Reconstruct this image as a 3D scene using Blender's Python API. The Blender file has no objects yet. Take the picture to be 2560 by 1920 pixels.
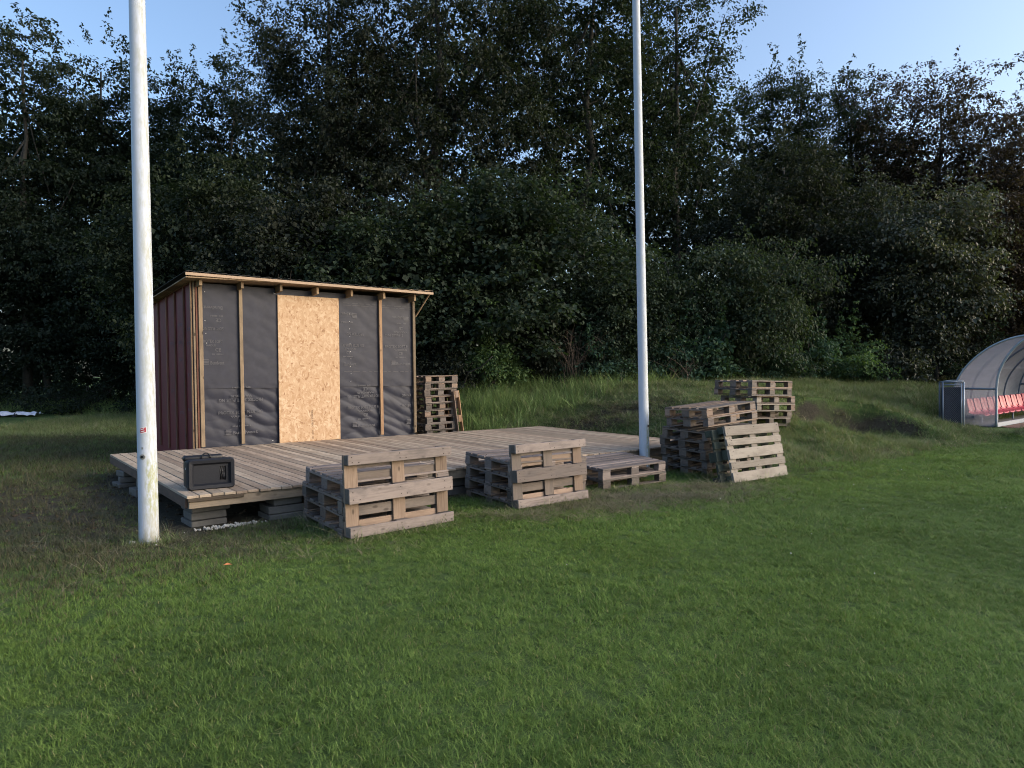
import bpy, bmesh, math, random
import numpy as np
from mathutils import Vector, Matrix, Euler
random.seed(7)
rng = np.random.default_rng(11)
S = bpy.context.scene
COL = S.collection
R = math.radians

# ------------------------------------------------------------------ camera
cd = bpy.data.cameras.new('camera')
cam = bpy.data.objects.new('camera', cd)
COL.objects.link(cam)
cd.sensor_width = 36.0
cd.lens = 1740.0 / 2560.0 * 36.0
cd.clip_start = 0.05
cd.clip_end = 1000.0
pitch = math.atan(35.0 / 1740.0)
roll = 0.0125
fwd = Vector((0, math.cos(pitch), -math.sin(pitch)))
r0 = Vector((1, 0, 0))
u0 = Vector((0, math.sin(pitch), math.cos(pitch)))
rgt = r0 * math.cos(roll) - u0 * math.sin(roll)
upv = u0 * math.cos(roll) + r0 * math.sin(roll)
m = Matrix((rgt, upv, -fwd)).transposed().to_4x4()
m.translation = (0, 0, 1.6)
cam.matrix_world = m
S.camera = cam

# ------------------------------------------------------------------ sky and sun
SUN_EL = R(20.0)
SUN_AZ = R(100.0)          # clockwise from +Y: the glow of the low sun stands to the right, just behind the camera
W = bpy.data.worlds.new('World')
S.world = W
W.use_nodes = True
nt = W.node_tree
nt.nodes.clear()
sky = nt.nodes.new('ShaderNodeTexSky')
sky.sky_type = 'NISHITA'
sky.sun_disc = False
sky.sun_elevation = SUN_EL
sky.sun_rotation = SUN_AZ
sky.altitude = 0
sky.air_density = 1.0
sky.dust_density = 4.0
sky.ozone_density = 2.5
bg = nt.nodes.new('ShaderNodeBackground')
bg.inputs['Strength'].default_value = 0.15
out = nt.nodes.new('ShaderNodeOutputWorld')
nt.links.new(sky.outputs[0], bg.inputs[0])
nt.links.new(bg.outputs[0], out.inputs[0])
sl = bpy.data.lights.new('sun', 'SUN')
sl.energy = 0.5
sl.angle = R(40)
sl.color = (1.0, 0.92, 0.86)
sun = bpy.data.objects.new('sun', sl)
COL.objects.link(sun)
sd = Vector((math.sin(SUN_AZ) * math.cos(SUN_EL), math.cos(SUN_AZ) * math.cos(SUN_EL), math.sin(SUN_EL)))
sun.rotation_euler = sd.to_track_quat('Z', 'Y').to_euler()
sun.location = sd * 30
S.view_settings.view_transform = 'Standard'
S.view_settings.look = 'None'
S.view_settings.exposure = 1.2
S.view_settings.gamma = 1.0
S.view_settings.use_curve_mapping = False
S.render.engine = 'CYCLES'
S.cycles.max_bounces = 6
S.cycles.transparent_max_bounces = 8
S.cycles.use_denoising = True
S.cycles.filter_width = 1.0

# ------------------------------------------------------------------ helpers
def tag(o, label=None, cat=None, group=None, kind=None):
    if label: o['label'] = label
    if cat: o['category'] = cat
    if group: o['group'] = group
    if kind: o['kind'] = kind
    return o

def empty(name, loc=(0, 0, 0), rot=(0, 0, 0), label=None, cat=None, group=None):
    o = bpy.data.objects.new(name, None)
    o.empty_display_size = 0.2
    COL.objects.link(o)
    o.location = loc
    o.rotation_euler = rot
    return tag(o, label, cat, group)

def link(name, me, mat=None, parent=None, loc=(0, 0, 0), rot=(0, 0, 0), scale=(1, 1, 1)):
    o = bpy.data.objects.new(name, me)
    COL.objects.link(o)
    if mat is not None and me is not None and len(me.materials) == 0:
        me.materials.append(mat)
    if parent: o.parent = parent
    o.location = loc
    o.rotation_euler = rot
    o.scale = scale
    return o

def mesh_np(name, V, F, smooth=False):
    me = bpy.data.meshes.new(name)
    V = np.ascontiguousarray(V, dtype=np.float32)
    F = np.ascontiguousarray(F, dtype=np.int32)
    n = F.shape[1]
    me.vertices.add(len(V)); me.vertices.foreach_set('co', V.ravel())
    me.loops.add(F.size); me.loops.foreach_set('vertex_index', F.ravel())
    me.polygons.add(len(F))
    me.polygons.foreach_set('loop_start', np.arange(0, F.size, n, dtype=np.int32))
    me.polygons.foreach_set('loop_total', np.full(len(F), n, dtype=np.int32))
    if smooth:
        me.polygons.foreach_set('use_smooth', np.ones(len(F), dtype=bool))
    me.update(calc_edges=True)
    return me

def bm_mesh(name, bm, smooth=False):
    me = bpy.data.meshes.new(name)
    bm.normal_update()
    bm.to_mesh(me)
    bm.free()
    if smooth:
        me.polygons.foreach_set('use_smooth', np.ones(len(me.polygons), dtype=bool))
    return me

def bm_box(bm, c, s, mat=None):
    """box centred at c with full size s, optional 3x3/4x4 matrix applied after"""
    r = bmesh.ops.create_cube(bm, size=1.0)
    vs = r['verts']
    M = Matrix.Translation(c) @ Matrix.Diagonal((s[0], s[1], s[2], 1))
    if mat is not None: M = mat @ M
    bmesh.ops.transform(bm, matrix=M, verts=vs)
    return vs

def box_mesh(name, s, bevel=0.004, jit=0.0, seg=1, origin='c'):
    bm = bmesh.new()
    bm_box(bm, (0, 0, 0), s)
    if jit:
        for v in bm.verts:
            v.co += Vector((random.uniform(-jit, jit), random.uniform(-jit, jit), random.uniform(-jit, jit)))
    if bevel:
        bmesh.ops.bevel(bm, geom=bm.edges[:], offset=bevel, segments=seg, affect='EDGES', profile=0.6)
    return bm_mesh(name, bm)

def tube(bm, pts, rad, sides=8, cap=True):
    """tube through pts with radius (number or list)"""
    pts = [Vector(p) for p in pts]
    n = len(pts)
    rads = rad if hasattr(rad, '__len__') else [rad] * n
    rings = []
    prev = None
    for i, p in enumerate(pts):
        t = (pts[min(i + 1, n - 1)] - pts[max(i - 1, 0)]).normalized()
        a = prev if prev is not None else (Vector((0, 0, 1)) if abs(t.z) < 0.9 else Vector((1, 0, 0)))
        u = (a - t * a.dot(t))
        if u.length < 1e-5: u = t.orthogonal()
        u.normalize(); w = t.cross(u)
        prev = u
        rings.append([bm.verts.new(p + (u * math.cos(2 * math.pi * k / sides) + w * math.sin(2 * math.pi * k / sides)) * rads[i]) for k in range(sides)])
    for a, b in zip(rings[:-1], rings[1:]):
        for k in range(sides):
            bm.faces.new((a[k], a[(k + 1) % sides], b[(k + 1) % sides], b[k]))
    if cap:
        bm.faces.new(rings[0][::-1]); bm.faces.new(rings[-1])

# smooth value noise in numpy (2D)
def vnoise(x, y, seed=0):
    xi = np.floor(x).astype(np.int64); yi = np.floor(y).astype(np.int64)
    xf = x - xi; yf = y - yi
    def h(a, b):
        n = (a * 374761393 + b * 668265263 + seed * 1442695041) & 0x7fffffff
        n = ((n ^ (n >> 13)) * 1274126177) & 0x7fffffff
        return ((n ^ (n >> 16)) & 0xffff) / 65535.0
    u = xf * xf * (3 - 2 * xf); v = yf * yf * (3 - 2 * yf)
    return (h(xi, yi) * (1 - u) + h(xi + 1, yi) * u) * (1 - v) + (h(xi, yi + 1) * (1 - u) + h(xi + 1, yi + 1) * u) * v

def fbm(x, y, seed=0, octs=4):
    a = 0; amp = 0.5
    for i in range(octs):
        a = a + amp * vnoise(x * 2 ** i, y * 2 ** i, seed + i * 17)
        amp *= 0.5
    return a

def sstep(t):
    t = np.clip(t, 0, 1)
    return t * t * (3 - 2 * t)

# ------------------------------------------------------------------ material helpers
class NM:
    def __init__(s, name):
        s.m = bpy.data.materials.new(name)
        s.m.use_nodes = True
        s.t = s.m.node_tree
        s.t.nodes.clear()
        s.o = s.t.nodes.new('ShaderNodeOutputMaterial')
    def n(s, typ, **kw):
        nd = s.t.nodes.new(typ)
        for k, v in kw.items():
            if k.startswith('i_'):
                nd.inputs[k[2:].replace('_', ' ')].default_value = v
            else:
                setattr(nd, k, v)
        return nd
    def l(s, a, b): s.t.links.new(a, b)
    def mix(s, fac, a, b, blend='MIX'):
        nd = s.t.nodes.new('ShaderNodeMix'); nd.data_type = 'RGBA'; nd.blend_type = blend
        for idx, v in ((0, fac), (6, a), (7, b)):
            if hasattr(v, 'is_linked') or hasattr(v, 'links'): s.l(v, nd.inputs[idx])
            elif idx == 0: nd.inputs[0].default_value = v
            else: nd.inputs[idx].default_value = (*v, 1) if len(v) == 3 else v
        return nd.outputs[2]
    def math(s, op, a, b=0.0, clamp=False):
        nd = s.t.nodes.new('ShaderNodeMath'); nd.operation = op; nd.use_clamp = clamp
        for i, v in enumerate((a, b)):
            if hasattr(v, 'links'): s.l(v, nd.inputs[i])
            else: nd.inputs[i].default_value = v
        return nd.outputs[0]
    def ramp(s, fac, stops):
        nd = s.t.nodes.new('ShaderNodeValToRGB')
        el = nd.color_ramp.elements
        while len(el) < len(stops): el.new(0.5)
        for e, (p, c) in zip(el, stops):
            e.position = p; e.color = (*c, 1) if len(c) == 3 else c
        s.l(fac, nd.inputs[0])
        return nd.outputs[0]
    def noise(s, vec, scale, detail=4, rough=0.55, dist=0.0):
        nd = s.n('ShaderNodeTexNoise')
        nd.inputs['Scale'].default_value = scale; nd.inputs['Detail'].default_value = detail
        nd.inputs['Roughness'].default_value = rough; nd.inputs['Distortion'].default_value = dist
        if vec is not None: s.l(vec, nd.inputs['Vector'])
        return nd.outputs[0]
    def mapping(s, vec, scale=(1, 1, 1), rot=(0, 0, 0), loc=(0, 0, 0)):
        nd = s.n('ShaderNodeMapping')
        nd.inputs['Scale'].default_value = scale; nd.inputs['Rotation'].default_value = rot; nd.inputs['Location'].default_value = loc
        s.l(vec, nd.inputs['Vector'])
        return nd.outputs[0]
    def bsdf(s, color, rough=0.7, metal=0.0, spec=0.5, bump=None, bstr=0.3, bdist=0.01):
        b = s.n('ShaderNodeBsdfPrincipled')
        if hasattr(color, 'links'): s.l(color, b.inputs['Base Color'])
        else: b.inputs['Base Color'].default_value = (*color, 1)
        if hasattr(rough, 'links'): s.l(rough, b.inputs['Roughness'])
        else: b.inputs['Roughness'].default_value = rough
        b.inputs['Metallic'].default_value = metal
        b.inputs['Specular IOR Level'].default_value = spec
        if bump is not None:
            bn = s.n('ShaderNodeBump'); bn.inputs['Strength'].default_value = bstr; bn.inputs['Distance'].default_value = bdist
            s.l(bump, bn.inputs['Height']); s.l(bn.outputs[0], b.inputs['Normal'])
        s.l(b.outputs[0], s.o.inputs['Surface'])
        return b

def obj_coords(k):
    """object coordinates, shifted per object so that shared meshes do not repeat"""
    tc = k.n('ShaderNodeTexCoord'); oi = k.n('ShaderNodeObjectInfo')
    v = k.n('ShaderNodeVectorMath', operation='ADD')
    sc = k.math('MULTIPLY', oi.outputs['Random'], 37.0)
    k.l(tc.outputs['Object'], v.inputs[0]); k.l(sc, v.inputs[1])
    return v.outputs[0], oi.outputs['Random']

def wood(name, light, dark, alt, stain=(0.03, 0.028, 0.025), stain_amt=0.5, knots=0.6, rough=0.75, spec=0.3):
    f_ = 1.0 if 'deck' in name or 'bark' in name else 0.74
    light, dark, alt = (tuple(f_ * q for q in t) for t in (light, dark, alt))
    k = NM(name)
    co, rnd = obj_coords(k)
    st = k.mapping(co, (1.2, 22, 22))
    g = k.noise(st, 2.2, 6, 0.6, 0.6)
    g2 = k.noise(k.mapping(co, (3.0, 90, 90)), 2.0, 3, 0.6)
    c = k.ramp(g, [(0.3, dark), (0.52, light), (0.75, tuple(0.75 * a + 0.25 * b for a, b in zip(light, dark)))])
    c = k.mix(k.math('MULTIPLY', g2, 0.5), c, dark)
    c = k.mix(rnd, c, k.mix(0.55, c, alt))
    rr = k.ramp(k.math('FRACT', k.math('MULTIPLY', rnd, 7.13)), [(0, (0.58,) * 3), (1, (1.18,) * 3)])
    c = k.mix(1.0, c, rr, 'MULTIPLY')
    # weather stains
    ns = k.noise(k.mapping(co, (2.2, 5, 5)), 1.6, 5, 0.65)
    sm = k.ramp(ns, [(0.45, (0, 0, 0)), (0.68, (1, 1, 1))])
    c = k.mix(k.math('MULTIPLY', sm, stain_amt), c, stain)
    if knots:
        vo = k.n('ShaderNodeTexVoronoi'); vo.inputs['Scale'].default_value = 1.0
        k.l(k.mapping(co, (4.5, 9, 9)), vo.inputs['Vector'])
        km = k.ramp(vo.outputs['Distance'], [(0.0, (1, 1, 1)), (0.09, (0.8, 0.8, 0.8)), (0.17, (0, 0, 0))])
        c = k.mix(k.math('MULTIPLY', km, knots), c, tuple(0.25 * a for a in dark))
    k.bsdf(c, rough, 0, spec, g, 0.35, 0.004)
    return k.m

def plain(name, col, rough=0.6, metal=0.0, spec=0.4, var=0.25, scale=8.0, bump=0.0):
    k = NM(name)
    co, rnd = obj_coords(k)
    n = k.noise(co, scale, 5, 0.6)
    c = k.mix(k.math('MULTIPLY', n, var * 2), col, tuple(x * 0.5 for x in col))
    k.bsdf(c, rough, metal, spec, n if bump else None, bump, 0.01)
    return k.m

M = {}
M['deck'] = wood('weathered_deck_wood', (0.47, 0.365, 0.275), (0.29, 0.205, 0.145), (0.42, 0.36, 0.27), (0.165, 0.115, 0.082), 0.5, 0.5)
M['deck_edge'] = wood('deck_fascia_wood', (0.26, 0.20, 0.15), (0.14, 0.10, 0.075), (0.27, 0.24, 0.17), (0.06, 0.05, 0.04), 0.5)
M['deck_dark'] = wood('dark_wet_edge_wood', (0.10, 0.07, 0.05), (0.05, 0.035, 0.025), (0.11, 0.09, 0.06))
M['deck_red'] = wood('reddish_fascia_wood', (0.25, 0.15, 0.115), (0.14, 0.085, 0.065), (0.27, 0.19, 0.14))
M['pallet'] = wood('weathered_pallet_wood', (0.2883, 0.2306, 0.1932), (0.1535, 0.1126, 0.0907), (0.2511, 0.2200, 0.2016), (0.07, 0.062, 0.058), 0.6, 0.7)
M['pallet_new'] = wood('fresh_pallet_wood', (0.3720, 0.2772, 0.2058), (0.2046, 0.1364, 0.0966), (0.3627, 0.2596, 0.2100), (0.14, 0.10, 0.075), 0.45, 0.8)
M['pallet_grey'] = wood('grey_pallet_wood', (0.3208, 0.2658, 0.2419), (0.1721, 0.1364, 0.1218), (0.2651, 0.2244, 0.2100), (0.08, 0.072, 0.072), 0.6, 0.5)
M['pallet_white'] = wood('bleached_pallet_wood', (0.3488, 0.3098, 0.2671), (0.2325, 0.1989, 0.1638), (0.3162, 0.2904, 0.2604), (0.12, 0.10, 0.085), 0.55, 0.7)
M['pallet_old'] = wood('old_brown_pallet_wood', (0.20, 0.165, 0.145), (0.12, 0.095, 0.08), (0.22, 0.20, 0.185), (0.05, 0.045, 0.04), 0.6, 0.6)
M['pallet_green'] = wood('algae_green_pallet_wood', (0.10, 0.115, 0.085), (0.05, 0.06, 0.045), (0.07, 0.10, 0.085), (0.03, 0.035, 0.03), 0.6, 0.4)
M['stud'] = wood('shed_stud_wood', (0.30, 0.225, 0.14), (0.17, 0.12, 0.075), (0.31, 0.24, 0.17), (0.05, 0.035, 0.025), 0.45, 1.0)
M['batten'] = wood('shed_batten_wood', (0.45, 0.28, 0.16), (0.27, 0.16, 0.09), (0.42, 0.27, 0.15), (0.09, 0.05, 0.03), 0.35, 1.0)
M['fascia'] = wood('shed_fascia_wood', (0.56, 0.40, 0.28), (0.38, 0.26, 0.17), (0.50, 0.38, 0.27), (0.22, 0.15, 0.1), 0.35, 0.6)
M['rafter'] = wood('rafter_wood', (0.42, 0.29, 0.17), (0.26, 0.17, 0.10), (0.38, 0.28, 0.18), (0.10, 0.07, 0.05), 0.3, 0.6)
M['red_batten'] = wood('red_brown_batten_wood', (0.30, 0.13, 0.085), (0.16, 0.065, 0.045), (0.28, 0.16, 0.11), (0.05, 0.02, 0.02), 0.4, 0.5)
M['black'] = plain('black_plastic', (0.006, 0.0065, 0.010), 0.45, 0, 0.4, 0.2, 20)
M['grey_plastic'] = plain('charcoal_plastic', (0.012, 0.0135, 0.019), 0.6, 0, 0.28, 0.15, 60, 0.15)
M['white_plastic'] = plain('white_plastic', (0.7, 0.7, 0.7), 0.4)
M['alu'] = plain('grey_painted_metal', (0.36, 0.40, 0.46), 0.4, 0.3, 0.5, 0.2, 6)
M['dark_alu'] = plain('dark_grey_metal', (0.16, 0.19, 0.24), 0.45, 0.3, 0.5, 0.2, 6)
M['wire'] = plain('galvanised_wire', (0.13, 0.14, 0.17), 0.5, 0.2)
M['liner'] = plain('dark_fence_liner', (0.010, 0.012, 0.020), 0.8)
M['seat_red'] = plain('faded_red_seat_plastic', (0.38, 0.035, 0.070), 0.45, 0, 0.35, 0.15, 5)
M['concrete'] = plain('damp_concrete', (0.16, 0.155, 0.145), 0.9, 0, 0.2, 0.5, 14, 0.4)
M['bolt'] = plain('galvanised_steel', (0.34, 0.34, 0.33), 0.45, 0.5, 0.5, 0.3, 30)
M['rust'] = plain('rusty_nail', (0.045, 0.032, 0.026), 0.8)
M['stone'] = plain('pale_mortar_crumbs', (0.55, 0.53, 0.49), 0.9, 0, 0.2, 0.4, 20)
M['roofing'] = plain('dark_corrugated_roofing', (0.025, 0.025, 0.027), 0.55, 0, 0.4, 0.3, 10)
M['print'] = plain('pale_grey_print', (0.082, 0.083, 0.099), 0.5, 0, 0.3, 0.35, 25)
M['print_red'] = plain('faint_print_on_maroon', (0.15, 0.10, 0.13), 0.6, 0, 0.3, 0.3, 25)
M['ink'] = plain('dark_brown_stencil_ink', (0.10, 0.06, 0.04), 0.8, 0, 0.2, 0.4, 60)
M['black_ink'] = plain('black_print', (0.03, 0.028, 0.035), 0.7)
M['sticker_red'] = plain('red_sticker_print', (0.42, 0.05, 0.07), 0.4)
M['sticker_white'] = plain('white_sticker_paper', (0.75, 0.72, 0.74), 0.4)
M['orange_leaf'] = plain('orange_leaf', (0.55, 0.20, 0.08), 0.6)
M['gravel'] = plain('reddish_gravel', (0.30, 0.17, 0.14), 0.95, 0, 0.2, 0.9, 60, 0.6)

# membrane: dark grey woven roofing felt
def membrane(name, col):
    k = NM(name)
    tc = k.n('ShaderNodeTexCoord')
    co = tc.outputs['Object']
    n = k.noise(k.mapping(co, (3, 3, 3)), 2.0, 6, 0.65)
    f = k.noise(k.mapping(co, (60, 60, 200)), 3.0, 2, 0.5)
    c = k.ramp(n, [(0.3, tuple(x * 0.78 for x in col)), (0.7, tuple(x * 1.22 for x in col))])
    c = k.mix(k.math('MULTIPLY', f, 0.25), c, tuple(x * 1.7 for x in col))
    k.bsdf(c, 0.52, 0, 0.26, f, 0.15, 0.002)
    return k.m
M['membrane'] = membrane('dark_grey_membrane', (0.0215, 0.0235, 0.036))
M['membrane_red'] = membrane('maroon_membrane', (0.130, 0.019, 0.024))

# oriented strand board
k = NM('strand_board')
tc = k.n('ShaderNodeTexCoord'); co = tc.outputs['Object']
cols = []
for i, (rot, sc) in enumerate(((0.25, (30, 1, 8.5)), (-0.5, (26, 1, 9.5)), (1.15, (28, 1, 8)), (0.0, (34, 1, 10)))):
    # flatten y, rotate in the board plane (x,z)
    mp = k.mapping(co, (1, 0, 1), (0, rot, 0))
    mp = k.mapping(mp, sc, (0, 0, 0), (i * 3.7, 0, i * 1.9))
    vo = k.n('ShaderNodeTexVoronoi'); vo.inputs['Scale'].default_value = 1.0
    k.l(mp, vo.inputs['Vector'])
    sep = k.n('ShaderNodeSeparateColor'); k.l(vo.outputs['Color'], sep.inputs[0])
    cols.append((sep.outputs[0], sep.outputs[1], vo.outputs['Distance']))
h1 = k.noise(k.mapping(co, (1, 0, 1)), 9.0, 2, 0.5)
h2 = k.noise(k.mapping(co, (1, 0, 1), (0, 0, 0), (5, 0, 9)), 13.0, 2, 0.5)
def sel(a, b, f): return k.mix(k.ramp(f, [(0.48, (0, 0, 0)), (0.52, (1, 1, 1))]), a, b)
ra = []
for a, b, d in cols:
    cc = k.ramp(a, [(0.0, (0.24, 0.13, 0.07)), (0.06, (0.38, 0.235, 0.135)), (0.25, (0.45, 0.30, 0.18)), (0.6, (0.51, 0.36, 0.23)), (1.0, (0.60, 0.46, 0.32))])
    ra.append(k.mix(k.math('MULTIPLY', d, 0.35), cc, (0.36, 0.2, 0.1)))
c = sel(sel(ra[0], ra[1], h1), sel(ra[2], ra[3], h1), h2)
fn = k.noise(k.mapping(co, (60, 1, 14)), 2.0, 3, 0.6)
c = k.mix(k.math('MULTIPLY', fn, 0.3), c, (0.36, 0.23, 0.13))
k.bsdf(c, 0.7, 0, 0.25, cols[0][0], 0.1, 0.002)
M['osb'] = k.m

# painted flagpole with algae
k = NM('white_pole_paint')
tc = k.n('ShaderNodeTexCoord'); co = tc.outputs['Object']
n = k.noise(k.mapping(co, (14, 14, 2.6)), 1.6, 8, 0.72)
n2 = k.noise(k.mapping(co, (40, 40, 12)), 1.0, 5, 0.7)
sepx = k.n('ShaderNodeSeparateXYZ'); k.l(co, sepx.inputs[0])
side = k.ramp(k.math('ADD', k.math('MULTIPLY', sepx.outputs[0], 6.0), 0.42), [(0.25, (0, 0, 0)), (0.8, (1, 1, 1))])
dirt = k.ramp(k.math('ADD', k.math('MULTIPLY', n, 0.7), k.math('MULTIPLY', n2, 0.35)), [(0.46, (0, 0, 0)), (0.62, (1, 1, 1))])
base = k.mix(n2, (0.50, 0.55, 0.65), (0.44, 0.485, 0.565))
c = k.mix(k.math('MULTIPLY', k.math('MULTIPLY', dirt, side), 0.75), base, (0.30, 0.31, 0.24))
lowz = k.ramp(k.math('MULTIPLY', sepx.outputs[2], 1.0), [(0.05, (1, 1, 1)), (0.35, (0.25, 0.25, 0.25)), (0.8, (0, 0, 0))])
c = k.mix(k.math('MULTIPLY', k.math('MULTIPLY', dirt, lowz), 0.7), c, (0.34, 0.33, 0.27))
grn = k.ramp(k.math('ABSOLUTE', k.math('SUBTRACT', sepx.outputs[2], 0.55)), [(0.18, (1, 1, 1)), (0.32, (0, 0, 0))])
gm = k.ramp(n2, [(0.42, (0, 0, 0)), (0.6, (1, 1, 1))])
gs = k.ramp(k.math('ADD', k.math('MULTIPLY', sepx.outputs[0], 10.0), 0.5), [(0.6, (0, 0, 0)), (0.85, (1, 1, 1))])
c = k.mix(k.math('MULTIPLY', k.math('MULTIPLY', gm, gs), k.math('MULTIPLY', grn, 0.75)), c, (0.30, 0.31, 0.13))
k.bsdf(c, 0.55, 0, 0.35, n2, 0.12, 0.003)
M['pole'] = k.m

# scratched translucent polycarbonate
k = NM('scuffed_polycarbonate')
tc = k.n('ShaderNodeTexCoord')
n = k.noise(k.mapping(tc.outputs['Object'], (1.2, 1.2, 3)), 2.2, 5, 0.6)
tr = k.n('ShaderNodeBsdfTransparent'); tr.inputs[0].default_value = (0.9, 0.9, 0.92, 1)
pb = k.n('ShaderNodeBsdfPrincipled'); pb.inputs['Base Color'].default_value = (0.30, 0.33, 0.41, 1); pb.inputs['Roughness'].default_value = 0.35
tl = k.n('ShaderNodeBsdfTranslucent'); tl.inputs[0].default_value = (0.30, 0.30, 0.35, 1)
m1 = k.n('ShaderNodeMixShader'); m1.inputs[0].default_value = 0.35
k.l(pb.outputs[0], m1.inputs[1]); k.l(tl.outputs[0], m1.inputs[2])
m2 = k.n('ShaderNodeMixShader')
k.l(k.ramp(n, [(0.25, (0.52,) * 3), (0.75, (0.66,) * 3)]), m2.inputs[0])
k.l(tr.outputs[0], m2.inputs[1]); k.l(m1.outputs[0], m2.inputs[2])
k.l(m2.outputs[0], k.o.inputs['Surface'])
M['poly'] = k.m

# leaves: colour range by species, varied per leaf by the 'tint' attribute
def leafmat(name, dark, mid, light, rough=0.65, spec=0.18, trans=0.28):
    k = NM(name)
    at = k.n('ShaderNodeAttribute'); at.attribute_name = 'tint'
    oi = k.n('ShaderNodeObjectInfo')
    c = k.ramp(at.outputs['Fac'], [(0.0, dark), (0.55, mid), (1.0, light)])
    rr = k.ramp(oi.outputs['Random'], [(0, (0.80, 0.84, 0.84)), (0.5, (1, 1, 1)), (1, (1.15, 1.1, 0.95))])
    c = k.mix(1.0, c, rr, 'MULTIPLY')
    b = k.bsdf(c, rough, 0, spec)
    t = k.n('ShaderNodeBsdfTranslucent')
    k.l(k.mix(1.0, c, (1.3, 1.5, 0.6), 'MULTIPLY'), t.inputs[0])
    mx = k.n('ShaderNodeMixShader'); mx.inputs[0].default_value = trans
    k.l(b.outputs[0], mx.inputs[1]); k.l(t.outputs[0], mx.inputs[2])
    k.l(mx.outputs[0], k.o.inputs['Surface'])
    return k.m
M['leaf_dark'] = leafmat('dark_green_leaves', (0.0122, 0.0195, 0.0144), (0.0265, 0.0391, 0.0259), (0.0560, 0.0716, 0.0489))
M['leaf_olive'] = leafmat('olive_leaves', (0.0155, 0.0197, 0.0152), (0.0351, 0.0424, 0.0315), (0.0702, 0.0802, 0.0629))
M['leaf_maple'] = leafmat('maple_leaves', (0.0131, 0.0222, 0.0174), (0.0299, 0.0465, 0.0319), (0.0617, 0.0808, 0.0531))
M['leaf_copper'] = leafmat('copper_brown_leaves', (0.0199, 0.0143, 0.0124), (0.0447, 0.0329, 0.0274), (0.0845, 0.0677, 0.0572))
M['leaf_pale'] = leafmat('pale_backed_leaves', (0.0256, 0.0328, 0.0220), (0.0640, 0.0722, 0.0502), (0.2048, 0.2034, 0.1646), 0.45, 0.4)
M['leaf_hazel'] = leafmat('fresh_green_leaves', (0.0178, 0.0265, 0.0170), (0.0400, 0.0576, 0.0350), (0.0778, 0.1013, 0.0618))
M['leaf_weed'] = leafmat('undergrowth_leaves', (0.0436, 0.0770, 0.0399), (0.0969, 0.1590, 0.0741), (0.2060, 0.2822, 0.1283))
M['leaf_teal'] = leafmat('bluish_undergrowth_leaves', (0.0309, 0.0632, 0.0452), (0.0662, 0.1175, 0.0813), (0.1322, 0.1988, 0.1242))
M['bark'] = wood('grey_bark', (0.06, 0.054, 0.046), (0.028, 0.025, 0.021), (0.055, 0.055, 0.047), (0.02, 0.023, 0.017), 0.5, 0)
M['twig'] = wood('dry_twig', (0.16, 0.115, 0.085), (0.08, 0.055, 0.04), (0.18, 0.15, 0.12), (0.05, 0.04, 0.03), 0.4, 0)

# ------------------------------------------------------------------ terrain
O = Vector((-3.311, 7.033, 0.36))
E1 = Vector((0.780, 0.6257, -0.011)).normalized()
E2 = Vector((-0.6257, 0.780, 0.009)).normalized()
DECK_L, DECK_W = 8.65, 4.48
def D(u, v, w=0.0):
    return O + E1 * u + E2 * v + Vector((0, 0, w))

_bx = np.array([-40, -6, -3, 0.0, 1.5, 3.0, 4.4, 6.5, 9.0, 10.5, 12.0, 14.0, 40.0])
_by = np.array([17.5, 17.0, 16.6, 15.6, 14.9, 13.2, 11.9, 12.8, 14.6, 15.6, 16.1, 17.4, 22.0])
def gh(x, y):
    x = np.asarray(x, float); y = np.asarray(y, float)
    xc = np.clip(x, -28, 22)
    z = -0.014 * (xc + 3.478)
    y0 = np.interp(x, _bx, _by)
    t = np.clip((y - y0) / 7.0, 0, 1)
    fade = sstep((x + 6.5) / 4.5)
    bank = 1.22 * (1 - (1 - t) ** 2)
    z = z + bank * fade
    rr = np.hypot((x - 7.7) / 1.75, (y - 15.3) / 1.2) + (vnoise(x * 1.7, y * 1.7, 61) - 0.5) * 0.18
    dig = sstep((1.0 - rr) / 0.30)
    z = z - np.minimum(0.50, bank * 0.8) * dig                     # scooped out hollow in the bank
    z = z + 0.16 * np.exp(-((rr - 1.10) / 0.13) ** 2) * sstep((y - 14.9) / 0.8)   # its raised rim
    z = z - 0.17 * np.exp(-((x - 5.4) ** 2 + (y - 13.9) ** 2) / 1.3)
    rough = sstep((y - y0 + 0.4) / 1.5) * sstep((x + 9) / 4)
    z = z + ((fbm(x * 1.3, y * 1.3, 3) - 0.47) * 0.26 + (fbm(x * 3.4, y * 3.4, 13) - 0.47) * 0.12) * rough
    z = z + (fbm(x * 0.35, y * 0.35, 9) - 0.47) * 0.07
    # levelled pad of the dugout
    pu = (x - 11.84) * 0.780 + (y - 17.0) * 0.6257; pv = -(x - 11.84) * 0.6257 + (y - 17.0) * 0.780
    wpad = sstep((pu + 1.6) / 1.2) * sstep((pv + 1.7) / 1.0) * sstep((1.9 - pv) / 0.8)
    z = z * (1 - wpad) + 0.045 * wpad
    return z

def uv_of(x, y):
    dx = x - O.x; dy = y - O.y
    return dx * E1.x + dy * E1.y, dx * E2.x + dy * E2.y

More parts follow.
